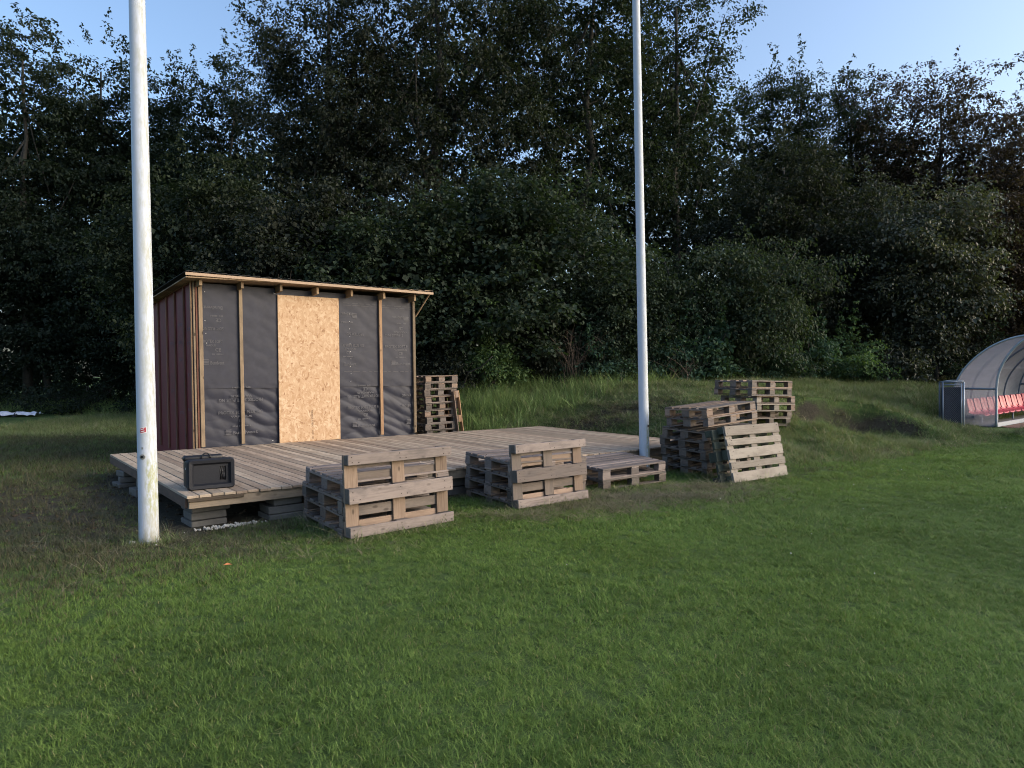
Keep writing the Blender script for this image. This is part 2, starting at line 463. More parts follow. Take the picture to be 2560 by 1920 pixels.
def soil(x, y):
    """0 = closed turf, 1 = bare ground"""
    x = np.asarray(x, float); y = np.asarray(y, float)
    u, v = uv_of(x, y)
    du = np.maximum(np.maximum(-u, u - DECK_L), 0); dv = np.maximum(np.maximum(-v, v - DECK_W), 0)
    dd = np.hypot(du, dv)
    s = 1.0 - sstep(dd / 0.38)
    s = np.maximum(s, 0.85 * np.exp(-(((x + 5.6) / 2.2) ** 2 + ((y - 8.6) / 2.6) ** 2)))   # worn strip left of the deck
    s = np.maximum(s, 0.62 * np.exp(-(((x + 3.9) / 1.5) ** 2 + ((y - 6.6) / 0.8) ** 2)))
    s = np.maximum(s, 0.72 * np.exp(-((np.hypot((x - 7.7) / 1.75, (y - 15.3) / 1.2) - 0.86) / 0.13) ** 2) * sstep((y - 15.1) / 0.7))      # bare face of the scooped hollow
    s = np.maximum(s, 0.7 * np.exp(-((x - 7.2) ** 2 / 0.25 + (y - 13.6) ** 2 / 0.08)))
    s = np.maximum(s, 0.85 * np.exp(-(((x - 2.3) / 1.7) ** 2 + ((y - 16.0) / 1.1) ** 2)))   # dug slope behind the deck
    s = np.maximum(s, 0.45 * np.exp(-(((x - 4.2) / 1.0) ** 2 + ((y - 12.2) / 1.2) ** 2)))
    s = np.maximum(s, 0.35 * np.exp(-(((x - 1.3) / 1.6) ** 2 + ((y - 9.2) / 0.5) ** 2)))
    return np.clip(s + (fbm(x * 2.1, y * 2.1, 21) - 0.47) * 0.9 * np.clip(s * 3, 0, 1), 0, 1)

def axis(a, b, fine0, fine1, fs, cs):
    xs = [fine0]
    while xs[-1] < fine1: xs.append(xs[-1] + fs)
    st = fs; v = xs[-1]; hi = []
    while v < b: st = min(st * 1.35, cs); v += st; hi.append(v)
    st = fs; v = fine0; lo = []
    while v > a: st = min(st * 1.35, cs); v -= st; lo.append(v)
    return np.array(lo[::-1] + xs + hi)
gx = axis(-320, 320, -12, 15, 0.15, 30); gy = axis(-60, 420, 2.0, 24, 0.15, 30)
X, Y = np.meshgrid(gx, gy)
Z = gh(X, Y)
nx, ny = len(gx), len(gy)
idx = np.arange(nx * ny).reshape(ny, nx)
F = np.stack([idx[:-1, :-1], idx[:-1, 1:], idx[1:, 1:], idx[1:, :-1]], -1).reshape(-1, 4)
gme = mesh_np('ground', np.stack([X, Y, Z], -1).reshape(-1, 3), F, True)
a = gme.attributes.new('soil', 'FLOAT', 'POINT'); a.data.foreach_set('value', soil(X, Y).ravel().astype(np.float32))
k = NM('turf_and_soil')
tc = k.n('ShaderNodeTexCoord'); co = tc.outputs['Object']
at = k.n('ShaderNodeAttribute'); at.attribute_name = 'soil'
n1 = k.noise(co, 1.1, 6, 0.6); n2 = k.noise(co, 24.0, 6, 0.7); n3 = k.noise(co, 0.35, 4, 0.5)
turf = k.ramp(n2, [(0.3, (0.036, 0.066, 0.018)), (0.7, (0.082, 0.140, 0.038))])
turf = k.mix(k.math('MULTIPLY', n3, 0.5), turf, (0.06, 0.068, 0.028))
soilc = k.ramp(n2, [(0.3, (0.022, 0.019, 0.014)), (0.55, (0.046, 0.041, 0.029)), (0.75, (0.095, 0.086, 0.060))])
c = k.mix(k.ramp(k.math('ADD', at.outputs['Fac'], k.math('MULTIPLY', k.math('SUBTRACT', n1, 0.5), 0.5)), [(0.25, (0, 0, 0)), (0.6, (1, 1, 1))]), turf, soilc)
k.bsdf(c, 0.95, 0, 0.15, n2, 0.9, 0.03)
ground = link('ground', gme, k.m)
tag(ground, kind='structure')

# ------------------------------------------------------------------ grass (countless: geometry-node tufts)
def blade_tuft(name, n, hmin, hmax, spread, lean, wid, seg=3, flop=0.6, comb=0.0):
    V = []; F3 = []; tint = []
    for i in range(n):
        h = random.uniform(hmin, hmax)
        a = random.uniform(0, 2 * math.pi)
        r = spread * math.sqrt(random.random())
        bx, by = r * math.cos(a), r * math.sin(a)
        la = random.uniform(0, 2 * math.pi)
        lx, ly = math.cos(la) * (1 - comb) + comb, math.sin(la) * (1 - comb)
        ln = random.uniform(0.2, 1.0) * lean
        w = wid * random.uniform(0.7, 1.3)
        px, py = -ly, lx
        q = math.hypot(px, py) + 1e-6; px /= q; py /= q
        b0 = len(V); t0 = random.random()
        for s in range(seg + 1):
            t = s / seg
            off = ln * h * (t + flop * t * t)
            zz = h * (t - 0.28 * flop * t * t * ln)
            ww = w * (1 - t ** 1.6) if s < seg else 0
            cx, cy = bx + lx * off, by + ly * off
            if s < seg:
                V.append((cx - px * ww / 2, cy - py * ww / 2, zz)); V.append((cx + px * ww / 2, cy + py * ww / 2, zz)); tint += [t0, t0]
            else:
                V.append((cx, cy, zz)); tint.append(t0)
        for s in range(seg - 1):
            o = b0 + 2 * s
            F3 += [(o, o + 1, o + 3), (o, o + 3, o + 2)]
        o = b0 + 2 * (seg - 1)
        F3.append((o, o + 1, o + 2))
    me = mesh_np(name, np.array(V), np.array(F3))
    at = me.attributes.new('tint', 'FLOAT', 'POINT'); at.data.foreach_set('value', np.array(tint, dtype=np.float32))
    return me

def grassmat(name, a, b, c3, dry, patch=0.5, drymix=0.3):
    k = NM(name)
    g = k.n('ShaderNodeNewGeometry')
    at = k.n('ShaderNodeAttribute'); at.attribute_name = 'tint'
    n = k.noise(g.outputs['Position'], 0.9, 4, 0.6); n2 = k.noise(g.outputs['Position'], 4.5, 3, 0.6)
    nb = k.noise(g.outputs['Position'], 0.22, 3, 0.5)
    c = k.ramp(at.outputs['Fac'], [(0.0, a), (0.5, b), (1.0, c3)])
    c = k.mix(k.ramp(n, [(0.36, (0, 0, 0)), (0.66, (patch,) * 3)]), c, tuple(x * 0.55 for x in b))
    c = k.mix(k.ramp(n2, [(0.5, (0, 0, 0)), (0.75, (0.45,) * 3)]), c, c3)
    c = k.mix(k.ramp(k.math('FRACT', k.math('MULTIPLY', at.outputs['Fac'], 11.3)), [(1 - drymix, (0, 0, 0)), (1 - drymix + 0.02, (1, 1, 1))]), c, dry)
    rr = k.ramp(nb, [(0.35, (0.78, 0.80, 0.85)), (0.65, (1.12, 1.10, 1.0))])
    c = k.mix(1.0, c, rr, 'MULTIPLY')
    b_ = k.bsdf(c, 0.55, 0, 0.25)
    t = k.n('ShaderNodeBsdfTranslucent'); k.l(c, t.inputs[0])
    mx = k.n('ShaderNodeMixShader'); mx.inputs[0].default_value = 0.25
    k.l(b_.outputs[0], mx.inputs[1]); k.l(t.outputs[0], mx.inputs[2]); k.l(mx.outputs[0], k.o.inputs['Surface'])
    return k.m
M['lawn'] = grassmat('mown_lawn_blades', (0.106, 0.182, 0.034), (0.156, 0.255, 0.050), (0.215, 0.315, 0.076), (0.30, 0.28, 0.13), 0.7, 0.04)
M['rough'] = grassmat('rough_bank_grass', (0.115, 0.165, 0.052), (0.165, 0.225, 0.076), (0.23, 0.285, 0.11), (0.31, 0.275, 0.18), 0.45, 0.13)
M['meadow'] = grassmat('tall_meadow_grass', (0.125, 0.195, 0.060), (0.18, 0.265, 0.085), (0.245, 0.335, 0.115), (0.30, 0.28, 0.16), 0.35, 0.07)
M['hay'] = grassmat('dry_hay', (0.14, 0.12, 0.075), (0.25, 0.215, 0.14), (0.36, 0.32, 0.22), (0.11, 0.12, 0.055), 0.3, 0.25)
M['worn'] = grassmat('thin_worn_dimmed_grass', (0.055, 0.062, 0.026), (0.085, 0.092, 0.038), (0.125, 0.125, 0.056), (0.15, 0.125, 0.08), 0.5, 0.3)

def scatter(name, P, rotz, scl, meshes, mat, tilt=0.12):
    """one stuff object: instances tuft meshes on the points P through geometry nodes"""
    n = len(P)
    me = bpy.data.meshes.new(name + '_points')
    me.vertices.add(n); me.vertices.foreach_set('co', np.asarray(P, np.float32).ravel())
    rot = np.stack([rng.normal(0, tilt, n), rng.normal(0, tilt, n), rotz], -1).astype(np.float32)
    a = me.attributes.new('rot', 'FLOAT_VECTOR', 'POINT'); a.data.foreach_set('vector', rot.ravel())
    a = me.attributes.new('scl', 'FLOAT', 'POINT'); a.data.foreach_set('value', np.asarray(scl, np.float32))
    a = me.attributes.new('pick', 'INT', 'POINT'); a.data.foreach_set('value', rng.integers(0, len(meshes), n).astype(np.int32))
    o = link(name, me)
    ng = bpy.data.node_groups.new(name + '_nodes', 'GeometryNodeTree')
    ng.interface.new_socket('Geometry', in_out='INPUT', socket_type='NodeSocketGeometry')
    ng.interface.new_socket('Geometry', in_out='OUTPUT', socket_type='NodeSocketGeometry')
    N = ng.nodes; Lk = ng.links
    gi = N.new('NodeGroupInput'); go = N.new('NodeGroupOutput')
    jn = N.new('GeometryNodeJoinGeometry')
    for i, mm in enumerate(meshes):
        if len(mm.materials) == 0: mm.materials.append(mat)
        src = bpy.data.objects.new(name + '_tuft', mm)      # source only, never linked to the scene
        oi = N.new('GeometryNodeObjectInfo'); oi.inputs['Object'].default_value = src; oi.inputs['As Instance'].default_value = True
        Lk.new(oi.outputs['Geometry'], jn.inputs[0])
    ip = N.new('GeometryNodeInstanceOnPoints')
    def attr(nm, t):
        q = N.new('GeometryNodeInputNamedAttribute'); q.data_type = t; q.inputs['Name'].default_value = nm
        return next(s for s in q.outputs if s.enabled and s.name == 'Attribute')
    Lk.new(gi.outputs[0], ip.inputs['Points']); Lk.new(jn.outputs[0], ip.inputs['Instance'])
    ip.inputs['Pick Instance'].default_value = True
    Lk.new(attr('pick', 'INT'), ip.inputs['Instance Index'])
    er = N.new('FunctionNodeEulerToRotation'); Lk.new(attr('rot', 'FLOAT_VECTOR'), er.inputs[0]); Lk.new(er.outputs[0], ip.inputs['Rotation'])
    Lk.new(attr('scl', 'FLOAT'), ip.inputs['Scale'])
    Lk.new(ip.outputs[0], go.inputs[0])
    md = o.modifiers.new('scatter', 'NODES'); md.node_group = ng
    tag(o, kind='stuff')
    return o

def rand_in(y0, y1, dens, margin=2.5, xl=None, xr=None):
    """random points of the ground seen (with a margin) between two depths"""
    xa = -(y1 * 0.76 + margin) if xl is None else xl
    xb = (y1 * 0.76 + margin) if xr is None else xr
    n = int((xb - xa) * (y1 - y0) * dens)
    x = rng.uniform(xa, xb, n); y = rng.uniform(y0, y1, n)
    if xl is None:
        kkeep = np.abs(x) < y * 0.76 + margin
        x, y = x[kkeep], y[kkeep]
    return x, y

def under_deck(x, y, pad=0.0):
    u, v = uv_of(x, y)
    return (u > -pad) & (u < DECK_L + pad) & (v > -pad) & (v < DECK_W + pad)
def in_shed(x, y):
    u, v = uv_of(x, y)
    return (u > 1.1) & (u < 5.5) & (v > 4.4) & (v < 7.8)
def lawn_edge(x): return np.interp(x, _bx, _by)

def is_lawn(x, y):
    return (y < lawn_edge(x) - 0.1 + (fbm(x * 1.5, y * 1.5, 5) - 0.47) * 1.4)

xs, ys, ss = [], [], []
for y0, y1, dens, sc in ((0.8, 4.5, 800, 0.95), (4.5, 7.0, 560, 1.1), (7.0, 10.5, 300, 1.35), (10.5, 17, 130, 1.8), (17, 34, 30, 2.7)):
    x, y = rand_in(y0, y1, dens, 2.0)
    xs.append(x); ys.append(y); ss.append(np.full(len(x), sc))
x = np.concatenate(xs); y = np.concatenate(ys); s = np.concatenate(ss)
so = soil(x, y)
lawn = is_lawn(x, y) & ~under_deck(x, y, 0.05) & ~in_shed(x, y)
worn = sstep((-x - 1.6 - (6.0 - y) * 0.5) / 2.6) * sstep((y - 3.6) / 2.4) * np.where(x < 0, 1, 0)  # real wear, widened so darker thin grass stands in for dimmer light leftwards
hgt = 0.75 + 0.6 * fbm(x * 0.8, y * 0.8, 31) + 0.35 * (fbm(x * 3.1, y * 3.1, 32) - 0.47)
kk = lawn & ~((np.abs(x + 18.4) < 2.4) & (np.abs(y - 24.1) < 1.1)) & (rng.random(len(x)) > so * 1.15) & (rng.random(len(x)) > worn * 0.75)
flow = fbm(x * 0.5, y * 0.5, 44) * 5.0 + 3.6
tufts = [blade_tuft('lawn_tuft', 30, 0.014, 0.036, 0.052, 1.7, 0.0031, 3, 0.8, 0.25) for _ in range(8)]
scatter('lawn_grass', np.stack([x, y, gh(x, y) - 0.004], -1)[kk], (flow + rng.normal(0, 0.7, len(x)))[kk], (s * hgt)[kk], tufts, M['lawn'])
kw = lawn & ~kk & ~((np.abs(x + 18.4) < 2.4) & (np.abs(y - 24.1) < 1.1)) & (rng.random(len(x)) > so * 0.93)
tufw = [blade_tuft('worn_tuft', 12, 0.025, 0.065, 0.06, 1.2, 0.0036, 3, 0.8, 0.2) for _ in range(5)]
scatter('worn_dimmed_grass', np.stack([x, y, gh(x, y) - 0.004], -1)[kw], (flow + rng.normal(0, 1.2, len(x)))[kw], (s * hgt)[kw], tufw, M['worn'])

# rough grass of the bank
x, y = rand_in(10.5, 28, 130, 1.5)
so = soil(x, y)
kk = ~is_lawn(x, y) & ~under_deck(x, y, 0.1) & ~in_shed(x, y) & (rng.random(len(x)) > so * 1.05) & (x > -14) & ~((x > 11.3) & (y > 16.2) & (y - 17.0 < (x - 11.84) * 0.8 + 0.95) & (y - 17.0 > (x - 11.84) * 0.8 - 0.75))
hg = 0.7 + 0.9 * fbm(x * 0.9, y * 0.9, 51)
sc = np.where(y > 18, 1.35, 1.0) * hg
rt = [blade_tuft('rough_tuft', 20, 0.05, 0.15, 0.10, 1.5, 0.0058, 4, 0.9, 0.2) for _ in range(7)]
scatter('rough_grass', np.stack([x, y, gh(x, y) - 0.01], -1)[kk], rng.uniform(0, 6.28, len(x))[kk], sc[kk], rt, M['rough'], 0.2)

kb = ~is_lawn(x, y) & ~kk & (y < 18.5) & ~under_deck(x, y, 0.1) & ~in_shed(x, y) & (x > -8) & (so > 0.2) & (rng.random(len(x)) < 0.55)
scatter('worn_bank_grass', np.stack([x, y, gh(x, y) - 0.01], -1)[kb], rng.uniform(0, 6.28, len(x))[kb], (sc * 1.5)[kb], tufw, M['worn'], 0.3)

# tall meadow grass behind the deck and along the foot of the wood
x, y = rand_in(14.5, 24, 60, 2.0, -8, 16)
u, v = uv_of(x, y)
den = np.exp(-(((x + 0.6) / 2.6) ** 2 + ((y - 18.0) / 1.5) ** 2)) + 0.6 * np.exp(-(((x - 3.5) / 2.5) ** 2 + ((y - 19.6) / 0.8) ** 2)) + 0.8 * sstep((y - 20.2) / 1.5) + 0.07 * (x > 3.2) + 0.25 * (vnoise(x * 1.1, y * 1.1, 71) > 0.72) * (x > 3.0)
kk = (rng.random(len(x)) < den) & ~under_deck(x, y, 0.25) & ~in_shed(x, y) & (v > DECK_W + 0.3) & (soil(x, y) < 0.55) & ~is_lawn(x, y) & ~((x > 11.0) & (y < 19.2))
mt = [blade_tuft('meadow_tuft', 22, 0.25, 0.62, 0.12, 0.75, 0.010, 5, 1.2, 0.25) for _ in range(6)]
scatter('meadow_grass', np.stack([x, y, gh(x, y) - 0.02], -1)[kk], rng.uniform(0, 6.28, len(x))[kk], (rng.uniform(0.6, 1.15, len(x)) * np.where((x > 3.0) & (y < 19.0), 0.5, 1.0))[kk], mt, M['meadow'], 0.15)

# grass and darkness along the left tree line
x, y = rand_in(20, 33, 14, 2.0, -32, -5)
kk = (y > 23.6 + fbm(x * .5, y * .0, 8) * 2) & ~((np.abs(x + 18.3) < 2.6) & (y < 25.2))
scatter('shade_grass', np.stack([x, y, gh(x, y) - 0.02], -1)[kk], rng.uniform(0, 6.28, len(x))[kk], rng.uniform(0.5, 1.2, len(x))[kk] * sstep((y[kk] - 22) / 3 + 0.3), mt, M['meadow'], 0.15)

# dry hay by the pallets and on the dug slope
def blob(cx, cy, sx, sy, n):
    return np.stack([rng.normal(cx, sx, n), rng.normal(cy, sy, n)], -1)
hb = np.concatenate([blob(0.9, 8.25, 0.55, 0.16, 260), blob(1.75, 8.85, 0.6, 0.2, 380), blob(2.7, 9.65, 0.5, 0.25, 220), blob(0.2, 7.75, 0.5, 0.14, 110),
                     blob(2.0, 16.2, 1.1, 0.5, 420), blob(3.6, 16.6, 0.9, 0.6, 260), blob(5.2, 13.2, 0.6, 0.5, 160), blob(3.0, 15.0, 0.8, 0.4, 200),
                     blob(7.6, 14.6, 1.0, 0.4, 120), blob(-2.6, 6.5, 0.8, 0.35, 70), blob(5.0, 14.4, 0.3, 0.3, 60), blob(-4.6, 6.2, 0.9, 0.5, 60)])
hb = hb[~under_deck(hb[:, 0], hb[:, 1], 0.02)]
ht = [blade_tuft('hay_tuft', 18, 0.035, 0.085, 0.13, 4.5, 0.0045, 4, 0.4, 0.1) for _ in range(6)]
scatter('dry_hay', np.stack([hb[:, 0], hb[:, 1], gh(hb[:, 0], hb[:, 1]) + 0.005], -1), rng.uniform(0, 6.28, len(hb)), rng.uniform(0.5, 1.1, len(hb)), ht, M['hay'], 0.15)
ring = []
for cx, cy, r0q, n_ in ((-3.478, 6.605, 0.10, 40), (2.144, 11.3, 0.10, 30)):
    for _ in range(n_):
        a_ = rng.uniform(0, 6.28); q_ = r0q + abs(rng.normal(0, 0.07)); ring.append((cx + q_ * math.cos(a_), cy + q_ * math.sin(a_)))
def edge_pts(cx, cy, yw, L_, n_, j=0.05):
    for _ in range(n_):
        t_ = rng.uniform(-0.02, L_ + 0.02); o_ = rng.normal(-0.03, j)
        ring.append((cx + t_ * math.cos(yw) - o_ * math.sin(yw), cy + t_ * math.sin(yw) + o_ * math.cos(yw)))
edge_pts(-1.56, 6.60, 0.69, 1.2, 70); edge_pts(0.06, 8.03, 0.644, 1.1, 60); edge_pts(1.3, 9.42, 0.572, 1.2, 14, 0.03); edge_pts(3.2, 10.0, 0.57, 1.25, 60)
edge_pts(-2.3, 7.55, -0.88, 0.95, 50); edge_pts(-0.65, 8.98, -0.88, 0.95, 45); edge_pts(2.45, 11.3, -0.86, 0.9, 60); edge_pts(-2.9, 7.1, 0.68, 1.1, 40, 0.08)
ring = np.array(ring)
scatter('longer_edge_grass', np.stack([ring[:, 0], ring[:, 1], gh(ring[:, 0], ring[:, 1]) - 0.005], -1), rng.uniform(0, 6.28, len(ring)), rng.uniform(0.35, 0.95, len(ring)), rt, M['rough'], 0.25)
n_ = 900
cx = np.concatenate([rng.normal(-5.2, 1.6, n_), rng.normal(2.4, 1.3, 300), rng.normal(7.6, 1.0, 200)]); cy = np.concatenate([rng.normal(8.4, 1.8, n_), rng.normal(16.0, 0.7, 300), rng.normal(15.6, 0.6, 200)])
ok = (soil(cx, cy) > 0.35) & ~in_shed(cx, cy)
cx, cy = cx[ok], cy[ok]
bm = bmesh.new()
for a_, b_ in zip(cx, cy):
    q_ = rng.uniform(0.006, 0.026)
    vs = bmesh.ops.create_icosphere(bm, subdivisions=1, radius=q_)['verts']
    zz_ = float(gh(a_, b_))
    for v in vs: v.co = Vector((v.co.x * rng.uniform(.7, 1.4) + a_, v.co.y * rng.uniform(.7, 1.4) + b_, v.co.z * rng.uniform(.5, .9) + zz_ + q_ * 0.25))
o = link('soil_clods', bm_mesh('soil_clods', bm), plain('crumbly_soil', (0.075, 0.06, 0.042), 0.95, 0, 0.1, 0.6, 40)); tag(o, kind='stuff')
# a few straws lie on top of the far pallet stack too (added with it below)

# ------------------------------------------------------------------ deck
deck = empty('wooden_deck', O, (0, 0, 0), 'large low wooden deck of grey brown planks standing on concrete slabs', 'deck')
BASIS = Matrix((E1, E2, E1.cross(E2))).transposed()
deck.rotation_euler = BASIS.to_euler()
NP = 71
pw = DECK_L / NP
pm = [box_mesh('plank', (DECK_W, pw - 0.008, 0.028), 0.003, 0.0015) for _ in range(6)]
for me in pm: me.materials.append(M['deck'])
for i in range(NP):
    j = random.uniform(-0.012, 0.012)
    link('plank', pm[i % 6], None, deck, ((i + 0.5) * pw, DECK_W / 2 + j, -0.014 + random.uniform(-0.0025, 0.0015)),
         (random.uniform(-0.012, 0.012), random.uniform(-0.0008, 0.0008), R(90) + random.uniform(-0.0012, 0.0012) + (math.pi if random.random() < .5 else 0)))
def board(name, parent, c, s, mat, rot=(0, 0, 0), bevel=0.004, jit=0.0):
    """board whose long axis (largest size) is local X so the grain runs along it"""
    ax = max(range(3), key=lambda q: s[q])
    if ax == 0: me = box_mesh(name, s, bevel, jit); base = Euler((0, 0, 0)).to_matrix()
    elif ax == 1: me = box_mesh(name, (s[1], s[0], s[2]), bevel, jit); base = Euler((0, 0, R(90))).to_matrix()
    else: me = box_mesh(name, (s[2], s[1], s[0]), bevel, jit); base = Euler((0, R(90), 0)).to_matrix()
    rr = (Euler(rot).to_matrix() @ base).to_euler()
    return link(name, me, mat, parent, c, rr)
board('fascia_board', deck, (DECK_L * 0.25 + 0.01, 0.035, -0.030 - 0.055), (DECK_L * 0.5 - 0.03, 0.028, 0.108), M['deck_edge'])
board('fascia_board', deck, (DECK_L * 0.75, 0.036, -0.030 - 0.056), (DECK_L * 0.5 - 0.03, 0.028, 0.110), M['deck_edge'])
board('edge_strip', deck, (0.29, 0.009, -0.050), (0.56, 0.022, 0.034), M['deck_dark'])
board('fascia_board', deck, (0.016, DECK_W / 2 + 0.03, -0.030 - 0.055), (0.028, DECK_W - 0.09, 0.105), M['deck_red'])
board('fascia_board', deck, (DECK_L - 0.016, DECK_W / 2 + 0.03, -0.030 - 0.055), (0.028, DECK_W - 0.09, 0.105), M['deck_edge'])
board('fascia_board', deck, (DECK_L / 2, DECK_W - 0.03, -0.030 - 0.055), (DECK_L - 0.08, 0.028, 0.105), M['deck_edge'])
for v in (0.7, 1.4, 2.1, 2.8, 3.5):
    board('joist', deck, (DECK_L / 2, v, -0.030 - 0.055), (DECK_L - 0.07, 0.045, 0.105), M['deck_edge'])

# concrete slabs the deck stands on
def slab_stack(u, v, spec, where, rz=0.0):
    z = None
    p = D(u, v)
    top = p.z - 0.140
    g0 = float(gh(p.x, p.y))
    n = len(spec)
    h = (top - g0 + 0.03) / n
    names = {3: ('bottom', 'middle', 'top'), 2: ('lower', 'upper'), 1: ('only',)}[n]
    for i, (sx, sy, dr, du) in enumerate(spec):
        q = p + E1 * du
        me = box_mesh('concrete_slab', (sx, sy, h - 0.006), 0.008, 0.004)
        o = link('concrete_slab', me, M['concrete'], None, (q.x, q.y, g0 - 0.03 + h * (i + 0.5)), (random.uniform(-.01, .01), random.uniform(-.01, .01), R(38.7) + rz + dr))
        tag(o, '%s concrete slab in the pile %s' % (names[i], where), 'slab', 'concrete slabs under the deck')
slab_stack(0.27, 0.42, ((0.37, 0.36, 0.05, 0), (0.36, 0.34, -0.02, 0.01), (0.40, 0.36, 0.06, 0.02)), 'under the near left corner of the deck')
slab_stack(1.05, 0.24, ((0.40, 0.36, 0.02, 0), (0.40, 0.33, -0.03, 0.01), (0.32, 0.30, 0.0, 0.03)), 'under the front edge between speaker and pallet sofa')
slab_stack(0.10, 3.55, ((0.36, 0.34, 0.1, 0), (0.30, 0.30, -0.1, 0.02), (0.26, 0.28, 0.2, 0)), 'under the far left corner of the deck')
slab_stack(0.14, 2.65, ((0.34, 0.32, 0.1, 0), (0.28, 0.30, -0.15, 0.03)), 'halfway along the left side of the deck')
slab_stack(3.35, 0.30, ((0.40, 0.36, 0.05, 0), (0.38, 0.34, -0.04, 0)), 'under the front edge between the two pallet sofas')
slab_stack(5.6, 0.30, ((0.40, 0.36, 0.05, 0), (0.38, 0.34, -0.04, 0)), 'under the front edge behind the low pallet platform')

# spilled mortar crumbs
bm = bmesh.new()
for i in range(150):
    px = random.gauss(0, 0.16); py = random.gauss(0, 0.05)
    s_ = random.uniform(0.004, 0.016)
    vs = bmesh.ops.create_icosphere(bm, subdivisions=1, radius=s_)['verts']
    wx, wy = -2.96 + px * 0.78 + py * 0.3, 7.30 + px * 0.5 + py
    bmesh.ops.translate(bm, verts=vs, vec=(wx, wy, float(gh(wx, wy)) + s_ * 0.6 + 0.01))
o = link('mortar_crumbs', bm_mesh('mortar_crumbs', bm), M['stone']); tag(o, kind='stuff')

# ------------------------------------------------------------------ shed at the back of the deck
def U(u, v, w=0.0): return Vector((0, 0, w)) + E1 * u + E2 * v
shed = empty('timber_shed', O, (0, 0, 0), 'unfinished shed clad in dark membrane with strand board door panel and lean-to roof', 'shed')
SB = Matrix((E1, E2, Vector((0, 0, 1)))).transposed()     # sheared a hair: floor follows the deck, posts are plumb
AX = E1.copy(); AX.z = 0; AX.normalize()
AY = Vector((-AX.y, AX.x, 0))
shed.rotation_euler = Matrix((AX, AY, Vector((0, 0, 1)))).transposed().to_euler()
SL1, SL2 = -0.011, 0.009       # floor slope along u and v
def L(u, v, w=0.0): return (u, v, w + SL1 * u + SL2 * v)   # shed-local point
FV = 4.52                      # front wall plane
BV = 7.55                      # back wall plane
WL, WR = 1.23, 5.385
def topw(v): return 2.70 - 0.058 * (v - FV)

def sheet(name, u0, u1, w0, w1, v, mat, nu, nw, wr, seed):
    """wrinkled membrane in the plane v; wrinkles only go inwards (+v)"""
    us = np.linspace(u0, u1, nu); ws = np.linspace(w0, w1, nw)
    A, B = np.meshgrid(us, ws)
    q = 0
    for kx, kz, a_, sd in ((4.0, 8.5, 0.55, 1), (7.5, 13.0, 0.30, 2), (10.0, 9.0, 0.15, 3)):
        sh = A * kx + B * kz + 1.4 * (vnoise(A * 1.7, B * 1.7, seed + sd) - 0.5) * 3
        q = q + a_ * np.abs(np.sin(sh)) ** 1.0
    fan = vnoise(A * 1.3 + 3, B * 0.9, seed + 9)
    low = sstep((1.25 - B) / 0.5) * 0.75 + 0.25
    d = wr * (1 - np.abs(q)) * low * (0.35 + fan) + 0.004 * fbm(A * 9, B * 9, seed + 4)
    d = np.clip(d, 0, wr * 1.4)
    V = np.stack([A, np.full_like(A, v) + d, B + SL1 * A + SL2 * v], -1).reshape(-1, 3)
    ii = np.arange(nu * nw).reshape(nw, nu)
    F = np.stack([ii[:-1, :-1], ii[:-1, 1:], ii[1:, 1:], ii[1:, :-1]], -1).reshape(-1, 4)
    return link(name, mesh_np(name, V, F, True), mat, shed)
upper = sheet('membrane_sheet', WL, WR, 0.97, 2.70, FV - 0.006, M['membrane'], 190, 90, 0.017, 5)
lower = sheet('membrane_sheet', WL, WR, -0.02, 1.035, FV + 0.006, M['membrane'], 200, 70, 0.040, 23)
# wall board behind the front membrane, side and back walls
def panel(name, corners, mat, parent=shed):
    bm = bmesh.new(); vs = [bm.verts.new(c) for c in corners]; bm.faces.new(vs)
    return link(name, bm_mesh(name, bm), mat, parent)
def slabq(name, pts, n, th, mat, parent=shed):
    bm = bmesh.new(); n = Vector(n) * th
    a_ = [bm.verts.new(Vector(p)) for p in pts]; b_ = [bm.verts.new(Vector(p) + n) for p in pts]
    bm.faces.new(a_[::-1]); bm.faces.new(b_)
    for i in range(len(pts)): bm.faces.new((a_[i], a_[(i + 1) % len(pts)], b_[(i + 1) % len(pts)], b_[i]))
    bmesh.ops.recalc_face_normals(bm, faces=bm.faces[:])
    return link(name, bm_mesh(name, bm), mat, parent)
slabq('wall', [L(WL + .03, FV + 0.07, -0.36), L(WR - .03, FV + 0.07, -0.36), L(WR - .03, FV + 0.07, 2.69), L(WL + .03, FV + 0.07, 2.69)], (0, 1, 0), 0.04, M['stud'])
slabq('wall', [L(WL + .03, BV, -0.36), L(WR - .03, BV, -0.36), L(WR - .03, BV, topw(BV)), L(WL + .03, BV, topw(BV))], (0, 1, 0), 0.05, M['membrane'])
lw = slabq('membrane_wall', [L(WL, FV + 0.03, -0.36), L(WL, BV + .05, -0.36), L(WL, BV + .05, topw(BV)), L(WL, FV + 0.03, topw(FV))], (1, 0, 0), 0.025, M['membrane_red'])
slabq('membrane_wall', [L(WR - 0.025, FV + 0.03, -0.36), L(WR - 0.025, BV + .05, -0.36), L(WR - 0.025, BV + .05, topw(BV)), L(WR - 0.025, FV + 0.03, topw(FV))], (1, 0, 0), 0.025, M['membrane'])
def vboard(name, u, v, w0, w1, su, sv, mat):
    return board(name, shed, L(u, v, (w0 + w1) / 2), (su, sv, w1 - w0), mat)
vboard('post', 1.345, FV - 0.032, 0.015, 2.655, 0.062, 0.040, M['stud'])
vboard('post', 5.352, FV - 0.032, 0.035, 2.64, 0.058, 0.040, M['stud'])
vboard('batten', 1.988, FV - 0.030, 0.03, 2.66, 0.058, 0.038, M['stud'])
vboard('batten', 4.614, FV - 0.030, 0.035, 2.645, 0.062, 0.038, M['batten'])
vboard('corner_board', 1.292, FV - 0.016, -0.1, 2.70, 0.030, 0.024, M['red_batten'])
